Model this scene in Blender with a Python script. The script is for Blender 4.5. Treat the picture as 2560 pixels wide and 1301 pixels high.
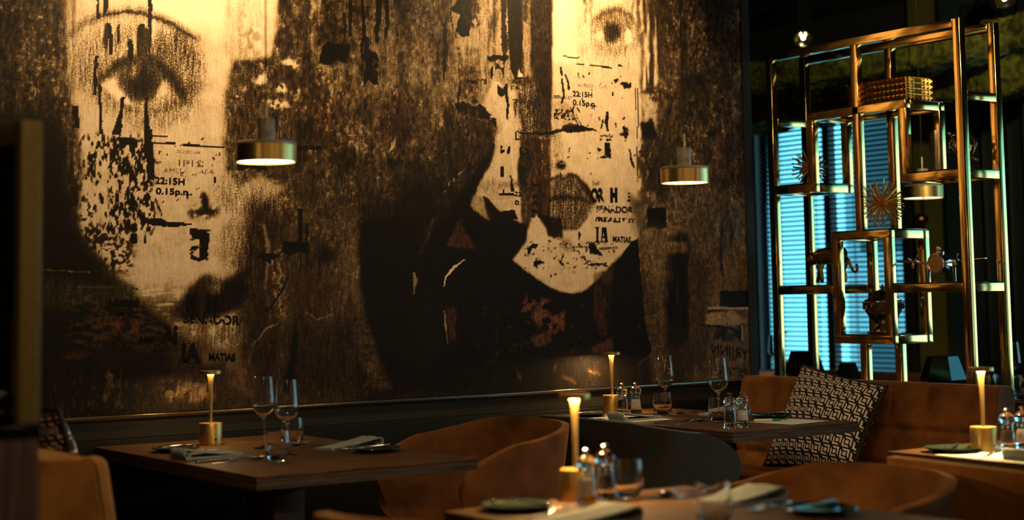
import bpy, bmesh, math, random
import numpy as np
from mathutils import Vector, Matrix, Euler

S = bpy.context.scene
COL = S.collection
for o in list(bpy.data.objects): bpy.data.objects.remove(o)

# ------------------------------------------------------------------ camera
F_PX, PITCH, ROLL, YAW, CY = 3963.376, 0.0857964, -0.01629304, 0.6165772, 405.7859
CAM_Z = 1.22913
fw = np.array([math.sin(YAW)*math.cos(PITCH), math.cos(YAW)*math.cos(PITCH), math.sin(PITCH)])
_r0 = np.array([math.cos(YAW), -math.sin(YAW), 0.0]); _u0 = np.cross(_r0, fw)
rt = math.cos(ROLL)*_r0 + math.sin(ROLL)*_u0
up = -math.sin(ROLL)*_r0 + math.cos(ROLL)*_u0
CAM = np.array([0.0, 0.0, CAM_Z])
def on(ax, v, x, y):
    """the point of the plane axis=v that the photograph shows at pixel x, y"""
    q = fw + rt*(x-1280)/F_PX + up*(CY-y)/F_PX
    return CAM + q*(v-CAM[ax])/q[ax]

cd = bpy.data.cameras.new('camera'); cam = bpy.data.objects.new('camera', cd); COL.objects.link(cam)
M = Matrix(((rt[0], up[0], -fw[0], 0), (rt[1], up[1], -fw[1], 0), (rt[2], up[2], -fw[2], CAM_Z), (0, 0, 0, 1)))
cam.matrix_world = M
cd.sensor_width = 36.0; cd.sensor_fit = 'HORIZONTAL'
cd.lens = F_PX/2560*36.0
cd.shift_y = (CY-650.5)/2560
cd.clip_start = 0.05; cd.clip_end = 100
cd.dof.use_dof = True; cd.dof.focus_distance = 6.0; cd.dof.aperture_fstop = 1.9; cd.dof.aperture_blades = 0
S.camera = cam

S.view_settings.view_transform = 'Standard'; S.view_settings.look = 'None'
S.view_settings.exposure = 0.0; S.view_settings.gamma = 1.0
S.view_settings.use_curve_mapping = False

# ------------------------------------------------------------------ daylight outside
W = bpy.data.worlds.new('daylight'); S.world = W; W.use_nodes = True
nt = W.node_tree; nt.nodes.clear()
wo = nt.nodes.new('ShaderNodeOutputWorld'); bg = nt.nodes.new('ShaderNodeBackground')
tc = nt.nodes.new('ShaderNodeTexCoord'); sx = nt.nodes.new('ShaderNodeSeparateXYZ')
nt.links.new(tc.outputs['Generated'], sx.inputs[0])
# blue sky to the north-east, pale evening haze low in the south-east
rz = nt.nodes.new('ShaderNodeMapRange'); rz.inputs[1].default_value = 0.02; rz.inputs[2].default_value = 0.13
nt.links.new(sx.outputs[2], rz.inputs[0])
ry = nt.nodes.new('ShaderNodeMapRange'); ry.inputs[1].default_value = -0.3; ry.inputs[2].default_value = 0.25
nt.links.new(sx.outputs[1], ry.inputs[0])
mx = nt.nodes.new('ShaderNodeMath'); mx.operation = 'MAXIMUM'
nt.links.new(rz.outputs[0], mx.inputs[0]); nt.links.new(ry.outputs[0], mx.inputs[1])
mc = nt.nodes.new('ShaderNodeMix'); mc.data_type = 'RGBA'
mc.inputs['A'].default_value = (0.62, 0.95, 1.05, 1)
mc.inputs['B'].default_value = (0.22, 0.92, 1.25, 1)
nt.links.new(mx.outputs[0], mc.inputs['Factor'])
nt.links.new(mc.outputs['Result'], bg.inputs[0]); bg.inputs[1].default_value = 2.6
nt.links.new(bg.outputs[0], wo.inputs[0])

# ------------------------------------------------------------------ mural wall spots and added fill spots
def spot(name, loc, target, power, color, size=70, blend=1.0, radius=0.04):
    l = bpy.data.lights.new(name, 'SPOT'); l.energy = power; l.color = color
    l.spot_size = math.radians(size); l.spot_blend = blend; l.shadow_soft_size = radius
    o = bpy.data.objects.new(name, l); COL.objects.link(o); o.location = loc
    o.rotation_euler = (Vector(target)-Vector(loc)).to_track_quat('-Z', 'Y').to_euler()
    return o
WARM = (1.0, 0.68, 0.33)
spot('wall_spot', (2.38, 4.42, 3.0), (2.36, 5.3, 2.25), 320, WARM, 92)
spot('wall_spot', (4.05, 4.42, 3.0), (4.00, 5.3, 2.25), 320, WARM, 92)
spot('fill_spot', (2.0, 1.9, 2.95), (2.9, 3.8, 0.7), 38, (1.0, 0.58, 0.24), 75)  # added warm fill for the velvet chairs and tables
spot('fill_spot', (3.5, 3.1, 2.95), (4.6, 3.9, 0.7), 26, (1.0, 0.58, 0.24), 75)  # second added fill, over the bench table
spot('fill_spot', (1.2, 1.7, 2.9), (1.1, 3.4, 1.0), 28, (1.0, 0.60, 0.26), 50)  # added fill that brightens the sideboard and ochre frame
spot('moss_fill', (4.9, 3.2, 2.5), (6.4, 5.3, 2.45), 95, (1.0, 0.80, 0.35), 70)  # added light to make the moss panels visible
spot('shelf_fill', (4.4, 3.0, 2.9), (5.3, 4.6, 1.7), 34, (1.0, 0.70, 0.35), 50)  # added light to brighten the ornaments on the shelf
spot('column_spot', (6.9, 6.15, 2.6), (7.5, 6.3, 1.6), 7, (1.0, 0.75, 0.2), 75)

def bulb(loc, power, color=(1.0, 0.60, 0.25), radius=0.07):  # plain point light, used only for added fill
    l = bpy.data.lights.new('room_fill', 'POINT'); l.energy = power; l.color = color; l.shadow_soft_size = radius
    o = bpy.data.objects.new('room_fill', l); COL.objects.link(o); o.location = loc; return o
# unseen fill lights added behind the camera for highlights on brass and glass
for p_ in ((-1.2, 1.6, 1.9), (-0.6, -1.2, 1.9), (1.6, -0.9, 1.9), (3.4, -0.6, 1.9), (5.6, -0.2, 1.9)): bulb(p_, 8, radius=0.10)
# ------------------------------------------------------------------ helpers
def link(o, parent=None):
    COL.objects.link(o)
    if parent is not None: o.parent = parent
    return o
def thing(name, label, cat, loc=(0, 0, 0), rz=0.0, group=None, rot=None):
    o = bpy.data.objects.new(name, None); link(o)
    o.empty_display_size = 0.05
    o.location = loc; o.rotation_euler = rot if rot else (0, 0, rz)
    o['label'] = label; o['category'] = cat
    if group: o['group'] = group
    return o
def tag(o, label=None, cat=None, group=None, kind=None):
    if label: o['label'] = label
    if cat: o['category'] = cat
    if group: o['group'] = group
    if kind: o['kind'] = kind
    return o
def dup(root, loc, rz=None, label=None, group=None):
    r = root.copy(); COL.objects.link(r); r.location = loc
    if rz is not None: r.rotation_euler = (0, 0, rz)
    if label: r['label'] = label
    if group: r['group'] = group
    for ch in [c for c in bpy.data.objects if c.parent == root]:
        c = ch.copy(); COL.objects.link(c); c.parent = r
        for g in [g for g in bpy.data.objects if g.parent == ch]:
            d = g.copy(); COL.objects.link(d); d.parent = c
    return r

class MB:
    """collects vertices and faces, then links them as ONE mesh object"""
    def __init__(s): s.v = []; s.f = []
    def add(s, vs, fs):
        n = len(s.v); s.v += [tuple(p) for p in vs]; s.f += [tuple(i+n for i in f) for f in fs]; return s
    def box(s, x0, x1, y0, y1, z0, z1, b=0.0):
        if b <= 0:
            return s.add([(x, y, z) for z in (z0, z1) for y in (y0, y1) for x in (x0, x1)],
                  [(0, 2, 3, 1), (4, 5, 7, 6), (0, 1, 5, 4), (2, 6, 7, 3), (0, 4, 6, 2), (1, 3, 7, 5)])
        bm = bmesh.new(); bmesh.ops.create_cube(bm, size=1.0)
        for v in bm.verts: v.co = Vector(((x0+x1)/2+v.co.x*(x1-x0), (y0+y1)/2+v.co.y*(y1-y0), (z0+z1)/2+v.co.z*(z1-z0)))
        bmesh.ops.bevel(bm, geom=list(bm.edges)+list(bm.verts), offset=b, segments=3, profile=0.5, affect='EDGES')
        s.add([v.co[:] for v in bm.verts], [[v.index for v in f.verts] for f in bm.faces]); bm.free(); return s
    def lathe(s, prof, n=32, c=(0, 0, 0), mat=None, phase=0.0):
        vs = []; fs = []; idx = []
        for r, z in prof:
            if r < 1e-6: idx.append([len(vs)]*n); vs.append((0, 0, z))
            else:
                idx.append(list(range(len(vs), len(vs)+n)))
                vs += [(r*math.cos(2*math.pi*(k+phase)/n), r*math.sin(2*math.pi*(k+phase)/n), z) for k in range(n)]
        for a, b in zip(idx, idx[1:]):
            for k in range(n):
                q = [a[k], a[(k+1) % n], b[(k+1) % n], b[k]]; u = []
                for i in q:
                    if i not in u: u.append(i)
                if len(u) > 2: fs.append(u)
        if mat is not None: vs = [tuple(mat @ Vector(p)) for p in vs]
        return s.add([(p[0]+c[0], p[1]+c[1], p[2]+c[2]) for p in vs], fs)
    def tube(s, pts, r, n=8, cap=True, flat=1.0):
        P = [Vector(p) for p in pts]; R = r if isinstance(r, (list, tuple)) else [r]*len(P)
        vs = []; fs = []; prev = None
        for i, p in enumerate(P):
            t = (P[min(i+1, len(P)-1)]-P[max(i-1, 0)]).normalized()
            if prev is None:
                a = Vector((0, 0, 1)) if abs(t.z) < 0.9 else Vector((1, 0, 0)); u = t.cross(a).normalized()
            else: u = (prev - t*prev.dot(t)).normalized()
            prev = u; w = t.cross(u)
            for k in range(n):
                a = 2*math.pi*k/n; vs.append(p+u*math.cos(a)*R[i]+w*math.sin(a)*R[i]*flat)
        for i in range(len(P)-1):
            for k in range(n): fs.append((i*n+k, i*n+(k+1) % n, (i+1)*n+(k+1) % n, (i+1)*n+k))
        if cap: fs.append(tuple(range(n-1, -1, -1))); fs.append(tuple((len(P)-1)*n+k for k in range(n)))
        return s.add(vs, fs)
    def prism(s, pts, a0, a1, ax=1):
        """extrude a 2-D outline along an axis"""
        n = len(pts)
        def q(p, a): return {0: (a, p[0], p[1]), 1: (p[0], a, p[1]), 2: (p[0], p[1], a)}[ax]
        return s.add([q(p, a0) for p in pts]+[q(p, a1) for p in pts],
              [tuple(range(n)), tuple(range(2*n-1, n-1, -1))]+[(i, i+n, (i+1) % n+n, (i+1) % n) for i in range(n)])
    def grid(s, fn, nu, nv, close_u=False):
        vs = [fn(i/(nu if close_u else nu-1), j/(nv-1)) for j in range(nv) for i in range(nu)]
        fs = []
        for j in range(nv-1):
            for i in range(nu if close_u else nu-1):
                a = j*nu+i; b = j*nu+(i+1) % nu; fs.append((a, b, b+nu, a+nu))
        return s.add(vs, fs)
    def sphere(s, c, r, n=16, sc=(1, 1, 1), mat=None):
        m = n//2; prof = [(math.sin(math.pi*i/m)*r, -math.cos(math.pi*i/m)*r) for i in range(m+1)]
        t = MB(); t.lathe(prof, n)
        vs = [Vector((p[0]*sc[0], p[1]*sc[1], p[2]*sc[2])) for p in t.v]
        if mat is not None: vs = [mat @ v for v in vs]
        return s.add([(v[0]+c[0], v[1]+c[1], v[2]+c[2]) for v in vs], t.f)
    def xf(s, m, start=0):
        for i in range(start, len(s.v)): s.v[i] = tuple(m @ Vector(s.v[i]))
        return s
    def build(s, name, mat, parent=None, smooth=True, bevel=0.0, subsurf=0, solid=0.0, ang=40):
        me = bpy.data.meshes.new(name); me.from_pydata(s.v, [], s.f); me.validate()
        bm = bmesh.new(); bm.from_mesh(me); bmesh.ops.recalc_face_normals(bm, faces=bm.faces); bm.to_mesh(me); bm.free()
        if mat: me.materials.append(mat)
        o = bpy.data.objects.new(name, me); link(o, parent)
        if smooth:
            me.shade_smooth()
            try: me.set_sharp_from_angle(angle=math.radians(ang))
            except Exception: pass
        if solid: md = o.modifiers.new('s', 'SOLIDIFY'); md.thickness = solid; md.offset = 0
        if bevel: md = o.modifiers.new('b', 'BEVEL'); md.width = bevel; md.segments = 2; md.limit_method = 'ANGLE'
        if subsurf: md = o.modifiers.new('u', 'SUBSURF'); md.levels = subsurf; md.render_levels = subsurf
        return o

# ------------------------------------------------------------------ materials
def mat(name, color=(0.5, 0.5, 0.5), rough=0.5, metal=0.0, **kw):
    m = bpy.data.materials.new(name); m.use_nodes = True; b = m.node_tree.nodes['Principled BSDF']
    b.inputs['Base Color'].default_value = (*color, 1); b.inputs['Roughness'].default_value = rough
    b.inputs['Metallic'].default_value = metal
    for k, v in kw.items():
        k = k.replace('_', ' ')
        b.inputs[k].default_value = v
    return m
def N(m, t, **kw):
    n = m.node_tree.nodes.new(t)
    for k, v in kw.items(): setattr(n, k, v)
    return n
def L(m, a, b): m.node_tree.links.new(a, b)
def noise_color(m, scale, stretch, c0, c1, lo=0.35, hi=0.65, bump=0.0, detail=6, rough=None):
    """base colour that wanders between two colours, with an optional bump"""
    b = m.node_tree.nodes['Principled BSDF']
    t = N(m, 'ShaderNodeTexCoord'); mp = N(m, 'ShaderNodeMapping'); mp.inputs['Scale'].default_value = stretch
    nz = N(m, 'ShaderNodeTexNoise'); nz.inputs['Scale'].default_value = scale; nz.inputs['Detail'].default_value = detail
    cr = N(m, 'ShaderNodeValToRGB'); e = cr.color_ramp.elements
    e[0].position = lo; e[0].color = (*c0, 1); e[1].position = hi; e[1].color = (*c1, 1)
    L(m, t.outputs['Object'], mp.inputs[0]); L(m, mp.outputs[0], nz.inputs[0]); L(m, nz.outputs[0], cr.inputs[0])
    L(m, cr.outputs[0], b.inputs['Base Color'])
    if bump:
        bp = N(m, 'ShaderNodeBump'); bp.inputs['Strength'].default_value = bump; bp.inputs['Distance'].default_value = 0.003
        L(m, nz.outputs[0], bp.inputs['Height']); L(m, bp.outputs[0], b.inputs['Normal'])
    return m
def emis(name, color, strength):
    m = mat(name, (0, 0, 0), 1); b = m.node_tree.nodes['Principled BSDF']
    b.inputs['Emission Color'].default_value = (*color, 1); b.inputs['Emission Strength'].default_value = strength
    return m
GOLD = mat('polished_gold', (1.0, 0.66, 0.24), 0.12, 1.0)
BRASS = noise_color(mat('brushed_brass', (0.80, 0.52, 0.16), 0.36, 1.0), 40, (1, 1, 14), (0.72, 0.44, 0.12), (0.86, 0.58, 0.20))
BRASSP = mat('pendant_brass', (0.95, 0.68, 0.25), 0.33, 1.0)
STEEL = mat('steel', (0.75, 0.73, 0.70), 0.17, 1.0)
SILVER = noise_color(mat('old_silver', (0.5, 0.42, 0.32), 0.22, 1.0), 60, (1, 1, 1), (0.32, 0.24, 0.17), (0.56, 0.45, 0.34), bump=0.25)
GLASS = mat('clear_glass', (1, 1, 1), 0.0, 0.0, Transmission_Weight=1.0, IOR=1.45)
ACRYL = mat('clear_acrylic', (1, 1, 1), 0.0, 0.0, Transmission_Weight=1.0, IOR=1.49)
def velvet(name, c0, c1, sheen):
    m = mat(name, c0, 0.85, 0.0, Sheen_Weight=0.35, Sheen_Roughness=0.4, Sheen_Tint=(*sheen, 1))
    return noise_color(m, 9, (1, 1, 1), c0, c1, 0.32, 0.68, bump=0.25, detail=9)
VEL_O = velvet('ochre_velvet', (0.22, 0.085, 0.008), (0.42, 0.17, 0.016), (0.9, 0.5, 0.1))
VEL_B = velvet('rust_velvet', (0.085, 0.028, 0.004), (0.24, 0.085, 0.011), (0.9, 0.40, 0.10))
VEL_G = velvet('grey_velvet', (0.010, 0.012, 0.013), (0.022, 0.027, 0.028), (0.25, 0.32, 0.34))
WOOD = noise_color(mat('dark_oak', (0.1, 0.05, 0.02), 0.55, Specular_IOR_Level=0.16), 7, (1.2, 9, 9), (0.045, 0.021, 0.008), (0.115, 0.056, 0.022), bump=0.12, detail=9)
WOODE = noise_color(mat('oak_edge', (0.1, 0.05, 0.02), 0.6, Specular_IOR_Level=0.2), 6, (1.5, 1.5, 60), (0.035, 0.024, 0.018), (0.105, 0.078, 0.058), bump=0.2)
WALNUT = noise_color(mat('walnut_veneer', (0.1, 0.05, 0.02), 0.5), 9, (14, 14, 0.5), (0.070, 0.036, 0.028), (0.19, 0.105, 0.08), bump=0.1)
BLACK = mat('matt_black', (0.008, 0.008, 0.009), 0.5)
BLACKG = mat('gloss_black', (0.006, 0.007, 0.009), 0.08)
DARKW = noise_color(mat('dark_plaster', (0.02, 0.022, 0.024), 0.8), 5, (1, 1, 1), (0.010, 0.013, 0.015), (0.018, 0.022, 0.025))
NAP = noise_color(mat('napkin_cloth', (0.2, 0.26, 0.28), 0.95), 220, (1, 1, 1), (0.20, 0.24, 0.25), (0.33, 0.37, 0.37), bump=0.3)
PLATE = mat('green_glaze', (0.015, 0.027, 0.018), 0.12)
PORC = mat('white_porcelain', (0.62, 0.60, 0.56), 0.15)
# ------------------------------------------------------------------ the printed mural
WY = 5.3
MX0, MX1, MZ0, MZ1 = 1.30, 5.07, 0.852, 2.98
STEP = 0.0042
NX = int((MX1-MX0)/STEP)+1; NZ = int((MZ1-MZ0)/STEP)+1
gx = np.linspace(MX0, MX1, NX); gz = np.linspace(MZ0, MZ1, NZ)
U = 600.0                                  # paint units per metre, close to one unit per photographed pixel
def vnoise(su, sv, seed, octv=1, warpx=None, warpz=None):
    """value noise over the mural, cell size su by sv units"""
    out = np.zeros((NZ, NX)); amp = 1.0; tot = 0.0
    X = (gx-MX0)*U; Z = (gz-MZ0)*U
    for o in range(octv):
        rng = np.random.RandomState(seed+o*17)
        a = X/su*2**o; b = Z/sv*2**o
        g = rng.rand(int(b[-1])+3, int(a[-1])+3)
        i = a.astype(int); j = b.astype(int); fa = a-i; fb = b-j
        fa = fa*fa*(3-2*fa); fb = fb*fb*(3-2*fb)
        g00 = g[np.ix_(j, i)]; g01 = g[np.ix_(j, i+1)]; g10 = g[np.ix_(j+1, i)]; g11 = g[np.ix_(j+1, i+1)]
        out += amp*((g00*(1-fa)+g01*fa)*(1-fb)[:, None]+(g10*(1-fa)+g11*fa)*fb[:, None]); tot += amp; amp *= 0.55
    return out/tot
N_big = vnoise(150, 190, 1, 4); N_iso = vnoise(15, 17, 5, 4); N_str = vnoise(9, 110, 9, 3); N_dash = vnoise(22, 5, 13, 3)
N_blot = vnoise(34, 60, 21, 4); N_fine = vnoise(5, 7, 31, 2); N_dia = vnoise(26, 26, 41, 3)
WXn = vnoise(20, 26, 51, 4)-0.5; WZn = vnoise(20, 30, 57, 4)-0.5
T = 0.40+0.34*(N_big-0.5)+0.42*(N_blot-0.5)+0.34*(N_iso-0.5)+0.22*(N_str-0.5)
G = np.full((NZ, NX), 0.16)                # grain amplitude
HR = np.ones((NZ, NX)); HG = np.ones((NZ, NX)); HB = np.ones((NZ, NX))   # ink tint
GXX, GZZ = np.meshgrid((gx-MX0)*U, (gz-MZ0)*U)
def wp(x, y):
    p = on(1, WY, x, y); return ((p[0]-MX0)*U, (p[2]-MZ0)*U)
def boxblur(m, r):
    r = int(round(r))
    if r < 1: return m
    for ax in (0, 1):
        for _ in range(2):
            k = np.pad(m, [(r+1, r) if a == ax else (0, 0) for a in (0, 1)], mode='edge').cumsum(axis=ax)
            n = m.shape[ax]
            m = (np.take(k, range(2*r+1, 2*r+1+n), axis=ax)-np.take(k, range(0, n), axis=ax))/(2*r+1)
    return m
def mask(pts, warp=0.0, blur=0.0, raw=False):
    p = pts if raw else [wp(*q) for q in pts]
    xs = [q[0] for q in p]; zs = [q[1] for q in p]; pad = 30+warp+blur*3
    st = STEP*U
    i0 = max(0, int((min(xs)-pad)/st)); i1 = min(NX, int((max(xs)+pad)/st)+2)
    j0 = max(0, int((min(zs)-pad)/st)); j1 = min(NZ, int((max(zs)+pad)/st)+2)
    if i1 <= i0 or j1 <= j0: return None
    sl = (slice(j0, j1), slice(i0, i1))
    X = GXX[sl]+warp*2*WXn[sl]; Z = GZZ[sl]+warp*2*WZn[sl]
    ins = np.zeros(X.shape, bool)
    for a, b in zip(p, p[1:]+p[:1]):
        if a[1] == b[1]: continue
        c = ((a[1] > Z) != (b[1] > Z)) & (X < (b[0]-a[0])*(Z-a[1])/(b[1]-a[1])+a[0])
        ins ^= c
    m = ins.astype(float)
    if blur: m = boxblur(m, blur/st)
    return sl, m
def put(m, t=None, g=None, add=None, tint=None, a=1.0, tex=None):
    if m is None: return
    sl, k = m; k = k*a
    if tex is not None: k = k*tex[sl]
    if t is not None: T[sl] = T[sl]*(1-k)+t*k
    if add is not None: T[sl] += add*k
    if g is not None: G[sl] = G[sl]*(1-k)+g*k
    if tint is not None:
        for H, c in zip((HR, HG, HB), tint): H[sl] = H[sl]*(1-k)+c*k
def P(pts, t=None, warp=0, blur=0, **kw): put(mask(pts, warp, blur), t, **kw)
def R(x0, y0, x1, y1, t=None, warp=0, blur=0, **kw): P([(x0, y0), (x1, y0), (x1, y1), (x0, y1)], t, warp, blur, **kw)
def EL(cx, cy, rx, ry, t=None, warp=0, blur=0, rot=0, **kw):
    c, s = math.cos(rot), math.sin(rot)
    P([(cx+rx*math.cos(a)*c-ry*math.sin(a)*s, cy+rx*math.cos(a)*s+ry*math.sin(a)*c) for a in np.linspace(0, 2*math.pi, 25)[:-1]], t, warp, blur, **kw)
def LN(pts, w, t=None, warp=0, blur=0, **kw):
    """brush stroke along a polyline, w one width or one per point"""
    q = [wp(*p) for p in pts]; w = w if isinstance(w, (list, tuple)) else [w]*len(q)
    A = []; B = []
    for i, p in enumerate(q):
        a = q[max(i-1, 0)]; b = q[min(i+1, len(q)-1)]; dx, dz = b[0]-a[0], b[1]-a[1]; d = math.hypot(dx, dz) or 1
        nx, nz = -dz/d*w[i]/2, dx/d*w[i]/2; A.append((p[0]+nx, p[1]+nz)); B.append((p[0]-nx, p[1]-nz))
    put(mask(A+B[::-1], warp, blur, raw=True), t, **kw)
def step(n, c, s=0.04): return np.clip((n-c)/s+0.5, 0, 1)

# --- ground of the print: weathered brown with vertical wear
R(600, -400, 1130, 440, None, 25, 25, add=-0.02)
R(860, -400, 1240, 330, 0.56, 30, 45, a=0.75, tex=0.5+0.5*step(N_blot, 0.42, 0.3))
R(600, 430, 900, 1100, 0.36, 20, 40, a=0.7)
R(880, 480, 1300, 1100, 0.16, 20, 40, a=0.9)
R(1590, -400, 1900, 560, 0.40, 18, 20, a=0.45)
R(1600, 480, 1900, 1000, 0.50, 20, 30, a=0.7)
R(1130, 700, 1620, 1000, 0.14, 15, 30, a=0.95)
R(-200, -400, 160, 300, 0.36, 20, 20, a=0.6)
R(-200, 280, 190, 1100, 0.13, 16, 25, a=0.95)
# --- left face
face1 = [(150, -420), (700, -420), (690, 60), (672, 150), (585, 155), (562, 240), (556, 420), (590, 470), (650, 440), (712, 470), (640, 520),
         (610, 600), (575, 660), (600, 700), (585, 800), (600, 880), (640, 1000), (560, 960), (470, 870), (400, 800), (330, 728),
         (250, 640), (196, 575), (203, 440), (186, 300), (166, 190), (160, 60)]
P(face1, 0.86, 6, 6, g=0.14)
P([(200, 200), (555, 200), (556, 420), (590, 600), (560, 690), (510, 690), (400, 800), (330, 728), (250, 640), (196, 575), (203, 440)], 0.84, 8, 8, g=0.16)
R(372, -420, 560, 80, 0.96, 4, 12, g=0.06)
R(560, -420, 600, 150, 0.74, 8, 10, tex=0.3+0.7*step(N_str, 0.5, 0.2))
EL(625, 110, 28, 40, 0.62, 12, 10, a=0.9, tex=step(N_iso, 0.45, 0.2))
EL(620, 60, 14, 30, 0.50, 12, 5, tex=step(N_iso, 0.52, 0.1))
# worn column right of the face
P([(585, 158), (700, 150), (735, 330), (730, 420), (560, 410), (560, 250)], 0.40, 10, 8, g=0.30, a=0.9)
R(600, 170, 790, 460, 0.40, 20, 30, a=0.6, tex=0.4+0.6*step(N_blot, 0.5, 0.3))
for cx, cy, rx, ry in [(655, 200, 22, 13), (702, 225, 18, 14), (738, 233, 12, 9), (690, 262, 30, 9), (585, 247, 22, 7), (720, 160, 26, 10), (650, 170, 10, 6)]:
    EL(cx, cy, rx, ry, 0.88, 12, 2, tex=step(N_iso, 0.44, 0.08))
EL(625, 240, 26, 22, 0.37, 6, 6, tint=(1, 0.86, 0.86))
# left edge of the face, torn
P([(150, -420), (182, -420), (196, 100), (190, 330), (205, 470), (160, 470), (140, 200)], 0.5, 14, 8, a=0.85, tex=0.3+0.7*step(N_str, 0.48, 0.2))
# grey gradient at the chin
P([(100, 590), (182, 590), (254, 665), (304, 724), (359, 768), (414, 804), (480, 860), (560, 900), (560, 1100), (60, 1100)], 0.10, 5, 15, a=0.97)
# brow and lid drawn in charcoal
LN([(166, 92), (205, 60), (255, 40), (310, 30), (350, 32), (400, 48), (450, 78), (492, 100)], [10, 14, 16, 14, 16, 20, 26, 14], 0.36, 5, 4, g=0.5, a=0.75)
LN([(240, 44), (300, 31), (350, 33), (420, 58), (486, 98)], [4, 6, 7, 9, 5], 0.22, 3, 1, g=0.4, a=0.8)
P([(170, 110), (250, 65), (330, 45), (410, 70), (490, 120), (505, 200), (478, 262), (430, 300), (340, 290), (250, 275), (195, 230), (180, 170)], 0.66, 8, 18, g=0.62, a=0.7)
P([(365, 110), (440, 70), (492, 120), (500, 190), (478, 250), (450, 262), (420, 200), (390, 165)], 0.44, 8, 12, g=0.70, a=0.85)
P([(185, 170), (230, 150), (300, 140), (300, 170), (250, 205), (215, 225), (190, 215)], 0.50, 8, 14, g=0.66, a=0.75)
LN([(236, 218), (262, 190), (292, 166), (330, 152), (370, 154), (402, 170), (428, 198), (450, 232), (468, 262)], [6, 12, 18, 22, 24, 24, 24, 20, 8], 0.20, 4, 5, g=0.40, a=0.92)
EL(348, 196, 56, 58, 0.32, 4, 7, g=0.55, a=0.95)
EL(352, 210, 34, 36, 0.16, 4, 8, g=0.30, a=0.85)
EL(330, 186, 15, 16, 0.62, 4, 5, g=0.6, a=0.7)
P([(248, 214), (272, 200), (285, 196), (296, 222), (312, 246), (332, 266), (300, 262), (272, 242)], 0.93, 3, 2, g=0.1)
P([(408, 200), (416, 232), (402, 246), (384, 244), (392, 224)], 0.88, 3, 2, g=0.2)
LN([(250, 226), (280, 254), (318, 274), (360, 284), (404, 276), (440, 258)], [4, 7, 10, 14, 16, 10], 0.38, 5, 6, g=0.6, a=0.8)
EL(420, 282, 60, 28, 0.55, 8, 14, g=0.62, a=0.7)
EL(372, 304, 70, 20, 0.66, 8, 12, g=0.5, a=0.6)
# runs of paint
for pts, w in [([(237, 140), (236, 215), (233, 240)], 7), ([(246, 215), (249, 290), (250, 340)], 6), ([(305, 245), (300, 280), (288, 340)], [8, 7, 20]),
               ([(319, 100), (323, 120), (322, 150)], [5, 15, 10]), ([(364, 245), (360, 285), (364, 330), (366, 380), (372, 450)], [5, 9, 14, 12, 9]),
               ([(373, 325), (377, 400), (378, 445)], [5, 11, 9]), ([(372, -40), (372, 60), (370, 150)], [12, 8, 4]), ([(260, -80), (262, 20), (256, 40)], [12, 10, 5]),
               ([(240, -60), (241, 48)], 4), ([(183, 265), (187, 320)], 10), ([(270, 60), (275, 110), (270, 140)], 8), ([(295, 60), (293, 110)], 4), ([(352, 60), (350, 140)], 12)]:
    LN(pts, w, 0.10, 5, 0, g=0.18, a=0.95)
R(258, 60, 282, 130, 0.30, 10, 2, tex=step(N_str, 0.52, 0.1)); R(340, 70, 372, 145, 0.30, 10, 2, tex=step(N_str, 0.5, 0.1))
# torn poster layers below the eye
R(196, 340, 380, 600, 0.14, 10, 4, g=0.1, a=0.95, tex=step(vnoise(6, 13, 71, 3), 0.60, 0.05))
R(270, 350, 382, 580, 0.10, 8, 3, g=0.1, a=0.95, tex=step(vnoise(6, 16, 73, 3), 0.55, 0.05))
R(196, 560, 330, 680, 0.18, 10, 8, g=0.2, a=0.9, tex=step(vnoise(8, 7, 75, 3), 0.54, 0.06))
P([(290, 345), (342, 352), (325, 368), (300, 366)], 0.08, 6, 0); R(318, 584, 362, 610, 0.06, 3, 0, tex=step(N_str, 0.42, 0.1))
P([(372, 548), (398, 545), (418, 556), (440, 556), (482, 562), (440, 568), (400, 566), (368, 560)], 0.07, 3, 0)
LN([(385, 498), (402, 540)], 3, 0.15); R(472, 520, 545, 545, 0.2, 12, 4, tex=step(N_iso, 0.45, 0.1)); EL(508, 505, 8, 24, 0.08, 8, 2)
R(378, 357, 435, 361.5, 0.05); P([(455, 361), (556, 368), (556, 372), (455, 366)], 0.05); R(375, 340, 416, 343, 0.08, 2)
for k in range(26):
    random.seed(200+k); x = random.uniform(385, 590); y = random.uniform(345, 540); LN([(x, y), (x+random.uniform(-4, 8), y+random.uniform(-9, 9))], random.uniform(1.2, 4), 0.16, 2, a=0.85)
# face shading right side
P([(545, 440), (620, 455), (720, 480), (700, 560), (640, 520), (600, 560), (550, 520)], 0.62, 10, 14, g=0.66, a=0.7)
P([(565, 560), (620, 540), (640, 640), (600, 690), (570, 640)], 0.50, 8, 14, g=0.5, a=0.7)
R(472, 575, 520, 600, 0.10, 6, 1, tex=step(N_dash, 0.42, 0.1)); R(472, 612, 518, 650, 0.08, 5, 1, tex=step(N_dash, 0.48, 0.08)); R(498, 596, 518, 648, 0.07, 5, 1)
LN([(400, 330), (560, 300)], 30, 0.9, 4, 20, a=0.5)
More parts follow.
